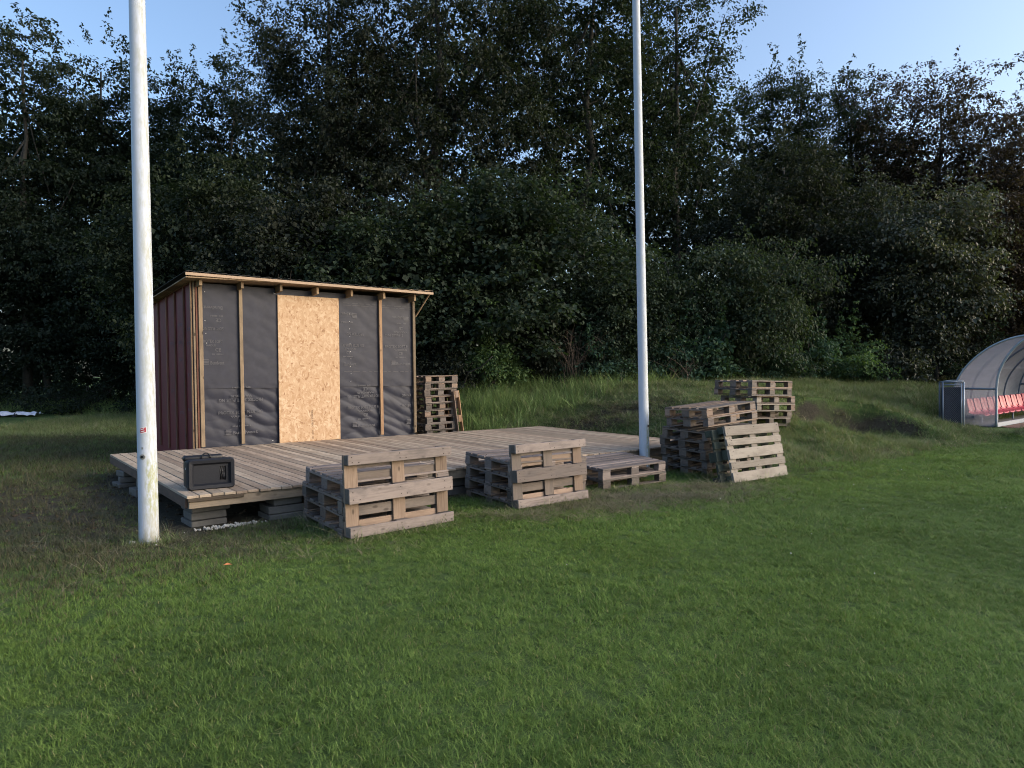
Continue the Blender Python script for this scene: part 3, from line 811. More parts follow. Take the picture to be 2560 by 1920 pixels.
vboard('corner_board', 1.252, FV - 0.012, -0.1, 2.72, 0.030, 0.024, M['stud'])
vboard('corner_board', WL - 0.013, FV + 0.03, -0.2, 2.73, 0.022, 0.050, M['batten'])
for v in (4.98, 5.60, 6.20, 6.85, 7.45):
    vboard('batten', WL - 0.016, v, -0.14, topw(v) - 0.01, 0.030, 0.055, M['red_batten'])
board('top_rail', shed, L(WL - 0.016, (FV + BV) / 2 + 0.03, topw((FV + BV) / 2) + 0.018), (0.03, BV - FV - 0.05, 0.05), M['red_batten'], (math.atan(-0.058 + SL2), 0, 0))
# strand board panel
bm = bmesh.new(); bm_box(bm, (0, 0, 0), (1.142, 0.018, 2.60)); bmesh.ops.bevel(bm, geom=bm.edges[:], offset=0.002, segments=1, affect='EDGES')
osb = link('strand_board_panel', bm_mesh('strand_board_panel', bm), M['osb'], shed, L(3.188, FV - 0.024, 1.298), (0, 0.004, 0))
osb['label'] = 'pale strand board panel closing the doorway'
# roof: rafters, boards, fascia, corrugated sheet
RV0, RV1, RU0, RU1 = 4.18, 7.95, 1.05, 5.62
sl = math.atan(-0.058 + SL2)
roof = empty('roof', (0, 0, 0)); roof.parent = shed
for u in (1.31, 1.965, 2.62, 3.28, 3.94, 4.605, 5.28):
    board('rafter', roof, L(u, (4.27 + RV1) / 2 - 0.0, 2.70 - 0.058 * ((4.27 + RV1) / 2 - 4.2) + 0.005), (0.046, RV1 - 4.27 - 0.05, 0.125), M['rafter'], (sl, 0, 0))
nb = 26
bw = (RV1 - RV0) / nb
for i in range(nb):      # boarding under the sheet, seen from below
    v = RV0 + (i + 0.5) * bw
    board('roof_board', roof, L((RU0 + RU1) / 2, v, 2.792 - 0.058 * (v - 4.2) + SL1 * 0), (RU1 - RU0 - 0.02, bw - 0.004, 0.02), M['rafter'], (sl, -math.atan(SL1) * -1, 0), 0.002)
ang = math.atan(-SL1)
board('fascia_board', roof, L(RU0 + 1.72, RV0 - 0.012, 2.792), (3.44, 0.024, 0.048), M['fascia'], (0, ang, 0))
board('fascia_board', roof, L(RU1 - 0.565, RV0 - 0.012, 2.793), (1.13, 0.024, 0.046), M['fascia'], (0, ang, 0))
# corrugated roofing
nu = 260
us = np.linspace(RU0, RU1, nu); vs_ = np.linspace(RV0 - 0.03, RV1, 8)
A, B = np.meshgrid(us, vs_)
zz = 2.832 - 0.058 * (B - 4.2) + SL1 * A + SL2 * B + 0.012 * np.clip(np.sin(A * 2 * math.pi / 0.178), -0.2, 1)
ii = np.arange(A.size).reshape(A.shape)
rs = link('roofing_sheet', mesh_np('roofing_sheet', np.stack([A, B, zz], -1).reshape(-1, 3), np.stack([ii[:-1, :-1], ii[:-1, 1:], ii[1:, 1:], ii[1:, :-1]], -1).reshape(-1, 4), True), M['roofing'], roof)
so_ = rs.modifiers.new('thick', 'SOLIDIFY'); so_.thickness = 0.006
# diagonal brace at the right end
p0 = Vector(L(5.40, FV - 0.02, 2.34)); p1 = Vector(L(5.58, 4.22, 2.80))
dv = p1 - p0
br = link('brace', box_mesh('brace', (dv.length, 0.035, 0.02), 0.002), M['rafter'], shed, (p0 + p1) / 2, dv.to_track_quat('X', 'Z').to_euler())

# printing on the membrane
def text_mesh(o, width=None):
    """turn a lettering curve into a plain flat mesh of the same name"""
    bpy.context.view_layer.update()
    me = bpy.data.meshes.new_from_object(o.evaluated_get(bpy.context.evaluated_depsgraph_get()))
    c = o.data
    n_ = o.name.split('.')[0]; o.name = 'spare'
    q = bpy.data.objects.new(n_, me); COL.objects.link(q)
    q.parent = o.parent; q.location = o.location; q.rotation_euler = o.rotation_euler
    if width:
        co = np.empty(len(me.vertices) * 3, np.float32); me.vertices.foreach_get('co', co)
        w_ = np.ptp(co[0::3])
        if w_ > 0: q.scale.x = width / w_
    bpy.data.objects.remove(o); bpy.data.curves.remove(c)
    return q

def text(parent, body, u, v, w, h, mat, flip=False, vert=False, face='front', width=None, bold=0.0):
    c = bpy.data.curves.new('lettering', 'FONT')
    c.body = body; c.size = h * 1.38; c.align_x = 'CENTER'; c.align_y = 'CENTER'; c.resolution_u = 2
    if bold: c.offset = bold
    o = bpy.data.objects.new('lettering', c); COL.objects.link(o)
    c.materials.append(mat)
    o.parent = parent
    if face == 'front': e = Matrix.Rotation(R(90), 3, 'X')
    else: e = Matrix.Rotation(R(-90), 3, 'Z') @ Matrix.Rotation(R(90), 3, 'X')
    rz = (math.pi if flip else 0) + (R(90) if vert else 0)
    e = e @ Matrix.Rotation(rz, 3, 'Z')
    o.rotation_euler = e.to_euler()
    o.location = L(u, v, w)
    return text_mesh(o, width)
TV = FV - 0.010
def bars(parent, u, w, flip=False):
    bm = bmesh.new()
    for q in range(4):
        bm_box(bm, (0, 0, (q - 1.5) * 0.024), (0.10 - 0.01 * (q % 2), 0.001, 0.014))
    o = link('printed_logo', bm_mesh('printed_logo', bm), M['print'], parent, L(u, TV, w), (0, math.pi if flip else 0, 0))
P_ = M['print']
t = 'PROTEX SOFT PLUS NG'
for par, body, u, w, h, fl, wd in (
    (upper, 'Bundvent', 1.555, 2.31, .06, True, .30), (upper, 'EN 13859-1', 1.60, 2.175, .025, True, .20), (upper, 'CE', 1.635, 2.105, .06, True, .09), (upper, 'SOFT PLUS NG', 1.545, 1.965, .052, True, .33),
    (upper, 'PROTEX SOFT', 1.525, 1.748, .052, False, .33), (upper, 'VARIOUS', 1.50, 1.682, .032, False, .16), (upper, 'CE', 1.617, 1.61, .06, False, .09), (upper, 'EN 13859-1', 1.61, 1.537, .025, False, .18), (upper, 'Bundvent', 1.60, 1.395, .06, False, .22),
    (lower, 'EN 13859-1', 1.98, 0.985, .025, True, .30), (lower, 'VARIOUS', 1.98, .843, .036, True, .36), (lower, t, 1.978, .776, .052, True, .73), (lower, t, 1.968, .562, .052, False, .73), (lower, 'VARIOUS', 1.978, .492, .032, False, .36), (lower, 'CE', 1.975, .42, .05, False, .09), (lower, 'EN 13859-1', 1.98, .33, .022, False, .30), (lower, 'Bundvent', 2.03, .222, .06, False, .42),
    (upper, 'Bundvent', 3.94, 2.33, .06, True, .22), (upper, 'EN 13859-1', 3.93, 2.175, .025, True, .24), (upper, 'PROTEX SO', 4.10, 1.96, .052, True, .36), (upper, 'X SOFT PLUS NG', 4.055, 1.742, .052, False, .43), (upper, 'VARIOUS', 3.99, 1.675, .03, False, .22), (upper, 'CE', 3.955, 1.60, .06, False, .09), (upper, 'EN 13859-1', 3.96, 1.53, .022, False, .22), (upper, 'Bundvent', 3.985, 1.39, .06, False, .24),
    (upper, 'Bundvent', 5.02, 2.31, .06, True, .26), (upper, 'EN 13859-1', 5.07, 2.20, .025, True, .22), (upper, 'CE', 5.082, 2.10, .06, True, .09), (upper, 'VARIOUS', 5.07, 2.025, .034, True, .30), (upper, 'S PLUS NG', 4.92, 1.962, .052, True, .40), (upper, 'PROTEX SOFT P', 4.965, 1.738, .052, False, .50), (upper, 'VARIOUS', 5.06, 1.675, .034, False, .28), (upper, 'CE', 5.06, 1.603, .06, False, .09), (upper, 'EN 13859-1', 5.06, 1.53, .022, False, .22), (upper, 'Bundven', 5.11, 1.405, .06, False, .30),
    (lower, 'EN 13859-1', 4.26, .99, .025, True, .26), (lower, 'CE', 4.288, .925, .06, True, .09), (lower, 'VARIOUS', 4.296, .853, .036, True, .36), (lower, t, 4.27, .788, .052, True, .70), (lower, t, 4.27, .573, .052, False, .70), (lower, 'VARIOUS', 4.28, .505, .03, False, .30), (lower, 'CE', 4.286, .427, .06, False, .09), (lower, 'EN 13859-1', 4.245, .352, .022, False, .24), (lower, 'Bundvent', 4.30, .228, .06, False, .36),
    (lower, 'US NG', 5.175, .79, .05, True, .20), (lower, 'PROTEX', 5.17, .577, .05, False, .20)):
    text(par, body, u, TV, w, h, P_, fl, width=wd, bold=0.0015)
for par, u, w, fl in ((upper, 1.42, 1.41, False), (lower, 1.76, .235, False), (upper, 4.09, 2.30, True), (upper, 5.20, 2.29, True), (upper, 4.90, 1.42, False), (lower, 4.06, .25, False), (lower, 5.22, .26, False)):
    bars(par, u, w, fl)
# dashed guide lines printed across the right hand sheets
bm = bmesh.new()
for ua, ub in ((3.86, 4.56), (4.67, 5.30)):
    for w in (2.53, 2.49, 1.255):
        uu = ua
        while uu < ub:
            ln = random.uniform(0.03, 0.16)
            bm_box(bm, (0, 0, 0), (ln, 0.001, 0.007), Matrix.Translation(L(uu + ln / 2, TV, w)))
            uu += ln + random.uniform(0.02, 0.06)
link('printed_guide_line', bm_mesh('printed_guide_line', bm), P_, upper)
# staples
bm = bmesh.new()
for u, w in [(1.425, 2.56), (1.42, 2.09), (1.43, 1.88), (1.44, 1.72), (2.56, 2.62), (2.585, 2.615)] + [(3.99 + random.uniform(-.01, .01), 2.33 - 0.14 * q) for q in range(10)] + [(2.5, 0.05), (3.0, 0.0)]:
    bm_box(bm, (0, 0, 0), (0.011, 0.003, 0.009), Matrix.Translation(L(u, TV - 0.002, w)))
o = link('staple', bm_mesh('staple', bm), M['white_plastic'], upper); tag(o, kind='stuff')
# stencil on the strand board
for body, du, w, h, wd in (('OSB/3 SUPERB', 0.03, 0.40, 0.035, 0.31), ('CE 1139', 0.036, 0.11, 0.035, 0.16)):
    c = text(shed, body, 3.188 + du, FV - 0.0345, w, h, M['ink'], False, True, width=wd)
# faint print on the maroon side membrane
for v, w, body in ((4.75, 1.95, 'CE'), (4.75, 1.72, 'SOFT'), (4.76, 1.2, 'CE'), (5.3, 2.05, 'Bund'), (5.3, 1.75, 'PROTEX'), (5.3, 1.45, 'VARIOUS'), (5.9, 1.75, 'PLUS NG'), (5.9, .9, 'SOFT'), (4.76, .62, 'NG'), (5.3, .55, 'PLUS')):
    text(lw, body, WL - 0.004, v, w, 0.05, M['print_red'], random.random() < .5, face='left', width=0.22)

# ------------------------------------------------------------------ flagpoles
def flagpole(base, top_at, zt, r0_, r1_, H, label):
    b = Vector(base); q = Vector(top_at)
    d = (q - b).normalized()
    o = empty('flagpole', b, d.to_track_quat('Z', 'Y').to_euler(), label, 'flagpole', 'white flagpoles by the deck')
    # keep local X pointing to the viewer's right
    zq = d; xq = Vector((1, 0, 0)); xq = (xq - zq * xq.dot(zq)).normalized(); yq = zq.cross(xq)
    o.rotation_euler = Matrix((xq, yq, zq)).transposed().to_euler()
    bm = bmesh.new()
    n = 40
    tube(bm, [(0, 0, -0.1 + (H + 0.1) * i / n) for i in range(n + 1)], [r0_ + (r1_ - r0_) * max(0, (H * i / n)) / H for i in range(n + 1)], 32)
    s = link('shaft', bm_mesh('shaft', bm, True), M['pole'], o)
    bm = bmesh.new(); bmesh.ops.create_uvsphere(bm, u_segments=16, v_segments=10, radius=r1_ * 1.5)
    link('finial', bm_mesh('finial', bm, True), M['pole'], o, (0, 0, H + r1_))
    return o
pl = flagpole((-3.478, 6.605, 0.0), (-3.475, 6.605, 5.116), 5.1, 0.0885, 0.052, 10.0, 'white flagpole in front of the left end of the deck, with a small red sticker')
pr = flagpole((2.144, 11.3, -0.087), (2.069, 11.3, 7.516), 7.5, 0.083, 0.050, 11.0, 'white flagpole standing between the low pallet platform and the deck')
def washer(pole, ang, z, r):
    e = empty('bolt', (r * math.sin(ang), -r * math.cos(ang), z), (R(90), 0, ang)); e.parent = pole
    bm = bmesh.new()
    bmesh.ops.create_cone(bm, cap_ends=True, segments=24, radius1=0.026, radius2=0.024, depth=0.012)
    link('washer', bm_mesh('washer', bm, False), M['bolt'], e)
    bm = bmesh.new()
    bmesh.ops.create_cone(bm, cap_ends=True, segments=6, radius1=0.013, radius2=0.012, depth=0.016)
    link('nut', bm_mesh('nut', bm, False), M['black'], e, (0, 0, 0.010))
washer(pl, 0.02, 0.828, 0.086)
washer(pr, 0.75, 0.755, 0.081)
# sticker curved round the pole
def sticker(pole, a0, a1, z0, z1, r, mat, name, tilt=0.0):
    bm = bmesh.new(); n = 8
    lo = []; hi = []
    for i in range(n + 1):
        a_ = a0 + (a1 - a0) * i / n
        dz = tilt * (i / n - 0.5)
        lo.append(bm.verts.new((r * math.sin(a_), -r * math.cos(a_), z0 + dz))); hi.append(bm.verts.new((r * math.sin(a_), -r * math.cos(a_), z1 + dz)))
    for i in range(n): bm.faces.new((lo[i], lo[i + 1], hi[i + 1], hi[i]))
    return link(name, bm_mesh(name, bm), mat, pole)
st = sticker(pl, -0.20, 0.48, 1.048, 1.106, 0.0868, M['sticker_white'], 'sticker', 0.012)
sticker(st, -0.16, 0.42, 1.056, 1.100, 0.0873, M['sticker_red'], 'sticker_print', 0.011)
for a_, z_ in ((-0.02, 1.088), (0.02, 1.068)):
    sticker(st, a_ - 0.10, a_ + 0.26, z_ - 0.004, z_ + 0.004, 0.0877, M['sticker_white'], 'sticker_lettering', 0.008)
sticker(pl, -0.08, 0.10, 0.898, 0.918, 0.0868, M['bolt'], 'sticker_remnant')

# ------------------------------------------------------------------ black speaker case on the deck
def rounded_box(sx, sy, sz, r, seg=3):
    bm = bmesh.new(); bm_box(bm, (0, 0, 0), (sx, sy, sz))
    bmesh.ops.bevel(bm, geom=bm.edges[:], offset=r, segments=seg, affect='EDGES', profile=0.5)
    return bm
spk_p = D(0.085, 0.30)
spk = empty('speaker_case', spk_p, (R(-1.0), R(0.6), R(38.7 - 4.0)), 'black plastic speaker case with carry handle standing on the deck corner', 'speaker')
SW, SD, SH = 0.475, 0.33, 0.325
bm = rounded_box(SW - 0.02, SD - 0.05, SH - 0.02, 0.03)
link('shell', bm_mesh('shell', bm, True), M['black'], spk, (SW / 2, SD / 2 + 0.035, SH / 2))
# rear hump on the top right
bm = rounded_box(0.40, 0.12, 0.06, 0.022); link('top_ridge', bm_mesh('top_ridge', bm, True), M['black'], spk, (0.20, SD - 0.05, SH - 0.005))
# front frame with sloping rim
bm = bmesh.new()
def ringrect(x0, x1, z0, z1, y, r=0.02, n=4):
    pts = []
    for cx, cz, a0 in ((x1 - r, z1 - r, 0), (x0 + r, z1 - r, 90), (x0 + r, z0 + r, 180), (x1 - r, z0 + r, 270)):
        for i in range(n + 1):
            a_ = R(a0 + 90 * i / n); pts.append(bm.verts.new((cx + r * math.cos(a_), y, cz + r * math.sin(a_))))
    return pts
def bridge(a_, b_):
    n = len(a_)
    for i in range(n): bm.faces.new((a_[i], a_[(i + 1) % n], b_[(i + 1) % n], b_[i]))
q0 = ringrect(0.0, SW, 0.0, SH, 0.10, 0.035); q1 = ringrect(0.0, SW, 0.0, SH, 0.018, 0.035); q2 = ringrect(0.012, SW - 0.012, 0.012, SH - 0.012, 0.0, 0.03)
q3 = ringrect(0.045, SW - 0.040, 0.045, SH - 0.042, 0.006, 0.012); q4 = ringrect(0.066, SW - 0.060, 0.062, SH - 0.064, 0.040, 0.008)
for a_, b_ in ((q0, q1), (q1, q2), (q2, q3), (q3, q4)): bridge(a_, b_)
bm.faces.new(q0[::-1])
bmesh.ops.recalc_face_normals(bm, faces=bm.faces[:])
link('front_frame', bm_mesh('front_frame', bm), M['grey_plastic'], spk)
# recessed panel with a window opening on the right
wx0, wx1, wz0, wz1 = 0.325, 0.392, 0.085, 0.238
for c_, s_ in (((0.192, 0.046, 0.165), (0.264, 0.012, 0.22)), ((0.404, 0.046, 0.165), (0.022, 0.012, 0.22)), ((0.3585, 0.046, 0.0665), (0.0665, 0.012, 0.035)), ((0.3585, 0.046, 0.2565), (0.0665, 0.012, 0.035))):
    pass
bm = bmesh.new()
ox0, ox1, oz0, oz1 = 0.060, SW - 0.055, 0.056, SH - 0.058
def quad(x0, x1, z0, z1, y):
    bm.faces.new([bm.verts.new(p) for p in ((x0, y, z0), (x1, y, z0), (x1, y, z1), (x0, y, z1))])
quad(ox0, wx0, oz0, oz1, 0.040); quad(wx1, ox1, oz0, oz1, 0.040); quad(wx0, wx1, oz0, wz0, 0.040); quad(wx0, wx1, wz1, oz1, 0.040)
for p4 in (((wx0, .04, wz0), (wx0, .04, wz1), (wx0, .09, wz1), (wx0, .09, wz0)), ((wx1, .04, wz0), (wx1, .09, wz0), (wx1, .09, wz1), (wx1, .04, wz1)), ((wx0, .04, wz0), (wx0, .09, wz0), (wx1, .09, wz0), (wx1, .04, wz0)), ((wx0, .04, wz1), (wx1, .04, wz1), (wx1, .09, wz1), (wx0, .09, wz1))):
    bm.faces.new([bm.verts.new(p) for p in p4])
link('front_panel', bm_mesh('front_panel', bm), M['grey_plastic'], spk)
bm = bmesh.new(); bm_box(bm, ((wx0 + wx1) / 2, 0.092, (wz0 + wz1) / 2), (wx1 - wx0 + .01, 0.004, wz1 - wz0 + .01)); link('window_back', bm_mesh('window_back', bm), M['black'], spk)
for q in range(3):
    bm = bmesh.new(); xx = wx0 + 0.014 + q * 0.017
    tube(bm, [(xx, 0.062, wz0 + .008), (xx + 0.004, 0.055, wz0 + .05), (xx - 0.004, 0.056, wz0 + .09), (xx + 0.003, 0.064, wz1 - .006)], 0.0065, 8)
    link('cable', bm_mesh('cable', bm, True), M['black'], spk)
bm = rounded_box(0.022, 0.018, 0.05, 0.004, 2); link('plug', bm_mesh('plug', bm, True), M['grey_plastic'], spk, (wx0 + .046, 0.056, wz0 + 0.055))
bm = bmesh.new()
tube(bm, [(0.175 + 0.075 * (1 - math.cos(math.pi * i / 12)) / 1.0 * 0.62, SD * 0.62, SH - 0.008 + 0.058 * math.sin(math.pi * i / 12)) for i in range(13)], 0.007, 8)
link('handle', bm_mesh('handle', bm, True), M['black'], spk)
bm = bmesh.new(); bm_box(bm, (0, 0, 0), (0.004, 0.012, 0.022)); link('latch', bm_mesh('latch', bm), M['white_plastic'], spk, (0.008, SD * 0.55, SH * 0.68))
for xx in (0.13, 0.27): 
    bm = rounded_box(0.022, 0.012, 0.008, 0.002, 1); link('clip', bm_mesh('clip', bm), M['bolt'], spk, (xx, 0.085, SH - 0.008))

# ------------------------------------------------------------------ pallets
_bc = {}
def shared(kind, s, mat, nvar=4, bevel=0.004, jit=0.003):
    key = (kind, tuple(round(q, 3) for q in s), mat.name)
    if key not in _bc:
        _bc[key] = []
        for _ in range(nvar):
            me = box_mesh(kind, s, bevel, jit); me.materials.append(mat); _bc[key].append(me)
    return random.choice(_bc[key])

def pallet(loc, rot, L_, W_, H_, mats, nb=5, label='', group=None, upside=False, long_bottom=True, block_mat=None, board_mat=None, rail_mat=None):
    """euro style pallet, corner at the local origin, boards along X"""
    p = empty('pallet', loc, rot, label, 'pallet', group)
    tb = 0.022
    hb = H_ - 3 * tb
    mm = lambda over=None: over if over is not None else random.choice(mats)
    def put(kind, c, s, mat, rz=0.0, jr=0.006):
        ax = R(90) if rz else 0
        me = shared(kind, s, mat)
        link(kind, me, None, p, c, (random.uniform(-jr, jr), random.uniform(-.002, .002), ax + random.uniform(-jr, jr) + (math.pi if random.random() < .5 else 0)))
    # bottom rails along X
    rw = (0.10, 0.145, 0.10)
    ry = (0.05, W_ / 2, W_ - 0.05)
    for w_, y_ in zip(rw, ry):
        put('bottom_board', (L_ / 2, y_, tb / 2), (L_, w_, tb), mm(rail_mat))
    # blocks
    for x_, bl in ((0.0725, 0.145), (L_ / 2, 0.145), (L_ - 0.0725, 0.145)):
        for w_, y_ in zip(rw, ry):
            put('block', (x_, y_, tb + hb / 2), (bl, w_, hb), mm(block_mat), 0, 0.012)
    # stringer boards along Y
    for x_ in (0.0725, L_ / 2, L_ - 0.0725):
        put('stringer_board', (x_, W_ / 2, tb + hb + tb / 2), (W_, 0.145 if abs(x_ - L_ / 2) > .01 else 0.145, tb), mm(), 1)
    # top boards along X
    if nb == 5: ws = [0.145, 0.10, 0.145, 0.10, 0.145]
    else: ws = [0.12] + [0.105] * (nb - 2) + [0.12]
    tot = sum(ws); gap = (W_ - tot) / (nb - 1)
    nails = []
    y = 0
    for w_ in ws:
        for x_ in (0.0725, L_ / 2, L_ - 0.0725):
            for dx_, dy_ in ((-0.03, -0.25), (0.028, 0.27)):
                nails.append((x_ + dx_, y + w_ * (0.5 + dy_), H_))
        y += w_ + gap
    for w_, y_ in zip(rw, ry):
        for x_ in (0.0725, L_ / 2, L_ - 0.0725):
            for dx_, dy_ in ((-0.04, -0.25), (0.035, 0.27), (0.03, -0.22)):
                nails.append((x_ + dx_, y_ + w_ * dy_, 0.0))
    bm_ = bmesh.new()
    for nx_, ny_, nz_ in nails:
        bmesh.ops.create_cone(bm_, cap_ends=True, segments=6, radius1=0.0055, radius2=0.0055, depth=0.004, matrix=Matrix.Translation((nx_, ny_, nz_)))
    nl = link('nail_head', bm_mesh('nail_head', bm_), M['rust'], p); tag(nl, kind='stuff')
    y = 0
    for w_ in ws:
        put('deck_board', (L_ / 2, y + w_ / 2, H_ - tb / 2), (L_, w_, tb), mm(board_mat))
        y += w_ + gap
    return p

def stack(n, base, yaw, ax, ay, L_, W_, H_, mats_fn, nb, labels, group, jit=0.012):
    """pallets piled up along the tilted local z axis"""
    Rm = Euler((ax, ay, yaw)).to_matrix()
    out_ = []
    for i in range(n):
        off = Rm @ Vector((random.uniform(-jit, jit) * 1.6, random.uniform(-jit, jit), i * (H_ + 0.001)))
        out_.append(pallet(Vector(base) + off, (ax, ay, yaw + random.uniform(-0.012, 0.012)), L_, W_, H_, mats_fn(i), nb, labels(i), group))
    return out_
mp_, mn_, mg_, mw_, mo_ = M['pallet'], M['pallet_new'], M['pallet_grey'], M['pallet_white'], M['pallet_old']
ORD = ['bottom', 'second', 'third', 'fourth', 'fifth', 'sixth', 'seventh', 'eighth', 'ninth', 'tenth']
def lay(n, where):
    def f(i):
        q = 'top' if i == n - 1 else ('bottom' if i == 0 else ORD[i] + ' up')
        return 'wooden pallet, %s of %s' % (q, where)
    return f

# sofa one (nearest)
stack(4, (-1.668, 6.77, -0.095), 0.66, 0.045, 0.0, 1.2, 1.0, 0.156, lambda i: [mg_, mg_, mp_] if i == 3 else [mo_, mp_], 7, lay(4, 'four forming the seat of the left pallet sofa'), 'pallets of the left sofa seat')
pb = pallet((-1.561, 6.633, 0.0), (R(90) + 0.0, 0, 0.69), 1.2, 0.8, 0.144, [mn_, mp_], 5, 'pallet stood on its long side as backrest of the left sofa', 'backrest pallets', rail_mat=mg_, block_mat=mo_)
# sofa two
stack(4, (-0.025, 8.20, -0.115), 0.66, 0.045, 0.025, 1.2, 1.0, 0.156, lambda i: [mg_] if i == 3 else [mp_, mo_, mg_], 7, lay(4, 'four forming the seat of the right pallet sofa'), 'pallets of the right sofa seat')
pallet((0.059, 8.06, -0.02), (R(90), 0.0, 0.644), 1.11, 0.745, 0.135, [mn_, mn_, mp_], 5, 'pallet with freckled top rail stood up as backrest of the right sofa', 'backrest pallets', rail_mat=mg_, block_mat=mo_)

# standing pallets: lean them back a little (their face shows the three rails)
for o in bpy.data.objects:
    if o.name.startswith('pallet') and o.get('group') == 'backrest pallets':
        yaw = o.rotation_euler.z
        lean = 0.04 if o.location.y < 7.5 else 0.066
        tiltx = 0.016 if o.location.y < 7.5 else -0.045
        # local X right, local Y up, local Z towards the seat is -; the bottom rails must face the viewer
        xa = Vector((math.cos(yaw), math.sin(yaw), 0)); ba = Vector((-math.sin(yaw), math.cos(yaw), 0)); za = Vector((0, 0, 1))
        up = (za * math.cos(lean) + ba * math.sin(lean)); bk = (ba * math.cos(lean) - za * math.sin(lean))
        # pallet x -> xa, pallet y -> up, pallet z -> back (rails at the front); keep right-handed by mirroring x
        o.rotation_euler = Matrix((-xa, up, bk)).transposed().to_euler()
        Lx = 1.2 if o.location.y < 7.5 else 1.11
        o.location = o.location + xa * Lx

# low platform of two
stack(2, (1.216, 9.46, -0.072), 0.572, 0.055, -0.017, 1.2, 0.92, 0.151, lambda i: [mg_] if i == 1 else [mp_, mo_], 7, lay(2, 'two making the low platform beside the right flagpole'), 'pallets of the low platform', 0.006)

# stack beside the right flagpole
stack(5, (2.99, 10.66, -0.115), 0.70, 0.045, -0.045, 1.22, 0.85, 0.147, lambda i: [mo_, mo_, mp_], 5, lay(5, 'five beside the far flagpole, under the skewed pair'), 'pallets of the tall stack by the right flagpole', 0.04)
stack(2, (2.93, 10.40, 0.70), 0.633, -0.021, -0.052, 1.22, 0.82, 0.147, lambda i: [mn_, mp_] if i else [mp_, mg_, mn_], 5, lambda i: ['pallet just under the pale topmost one behind the leaning white pallet', 'newest looking pale pallet topmost of the stack behind the leaning white one'][i], 'pallets of the tall stack by the right flagpole', 0.01)

# bleached pallet leaning on that stack, deck boards facing out
lp = pallet((3.165, 10.14, -0.07), (0, 0, 0), 1.236, 0.824, 0.146, [mw_], 5, 'bleached white pallet leaning against the tall stack, on the lawn edge', None, block_mat=M['pallet_green'], rail_mat=M['pallet_green'])
yaw, lean = 0.57, 0.22
xa = Vector((math.cos(yaw), math.sin(yaw), 0)); ba = Vector((-math.sin(yaw), math.cos(yaw), 0)); za = Vector((0, 0, 1))
up = za * math.cos(lean) + ba * math.sin(lean); fr = -(ba * math.cos(lean) - za * math.sin(lean))
lp.rotation_euler = Matrix((xa, up, fr)).transposed().to_euler()
lp.location = lp.location - fr * 0.146 + Vector((0.03, -0.12, 0))
lq = pallet((0, 0, 0), (0, 0, 0), 1.236, 0.80, 0.146, [M['pallet_green']], 5, 'algae green pallet leaning between the bleached white one and the tall stack')
lq.rotation_euler = lp.rotation_euler
lq.location = lp.location - fr * 0.149 - xa * 0.11

# far stack on the bank: three skewed groups
stack(3, (4.80, 13.95, 0.285), 0.534, 0.004, 0.039, 1.2, 0.8, 0.144, lambda i: [mp_, mo_], 5, lay(3, 'three at the base of the far stack on the bank'), 'pallets of the far stack on the bank', 0.02)
stack(2, (4.82, 13.72, 0.722), 0.587, -0.006, 0.035, 1.23, 0.9, 0.151, lambda i: [mn_, mw_, mp_], 5, lambda i: ['lower of the jutting out middle pair in the far stack on the bank', 'upper of the jutting out middle pair in the far stack on the bank'][i], 'pallets of the far stack on the bank', 0.01)
stack(2, (4.69, 13.60, 1.035), 0.544, 0.007, 0.028, 1.23, 0.95, 0.151, lambda i: [mp_, mo_, mn_], 5, lambda i: ['pallet just below the straw covered top one of the far stack', 'straw covered pallet topmost of the far stack on the bank'][i], 'pallets of the far stack on the bank', 0.015)
hs = np.stack([rng.normal(4.75, 0.25, 26), rng.normal(14.15, 0.22, 26), np.full(26, 1.335)], -1)
scatter('loose_straw', hs, rng.uniform(0, 6.28, 26), rng.uniform(0.4, 0.8, 26), ht, M['hay'], 0.1)

# stack behind the right end of the shed
HS = (-1.819, 14.636, 0.336)
stack(10, (HS[0], HS[1], HS[2] - 0.289), 0.638, -0.005, -0.014, 0.8, 1.2, 0.144, lambda i: [mp_, mn_, mo_] if i > 2 else [mo_, mp_], 7, lay(10, 'ten stacked behind the right end of the shed'), 'pallets of the stack behind the shed', 0.02)
q = pallet((-1.0, 15.15, 0.0), (0, 0, 0), 1.2, 0.8, 0.144, [mn_, M['batten']], 5, 'pinkish pallet on edge leaning against the stack behind the shed')
yaw = 0.638
xa = Vector((-math.sin(yaw), math.cos(yaw), 0)); ba = Vector((-math.cos(yaw), -math.sin(yaw), 0)); lean = 0.13
up = Vector((0, 0, 1)) * math.cos(lean) + ba * math.sin(lean); fr = (ba * math.cos(lean) - Vector((0, 0, 1)) * math.sin(lean))
q.rotation_euler = Matrix((up, -xa, fr)).transposed().to_euler() if Matrix((up, -xa, fr)).determinant() > 0 else Matrix((up, xa, fr)).transposed().to_euler()
q.location = (-1.02, 15.12, float(gh(-1.0, 15.1)))

# ------------------------------------------------------------------ dugout shelter
DP = Vector((11.84, 17.0, 0.06))
yaw = math.atan2(0.625, 0.78)
dug = empty('dugout_shelter', DP, (0, 0, yaw), 'curved clear plastic dugout shelter with a row of red seats at the pitch edge', 'dugout')
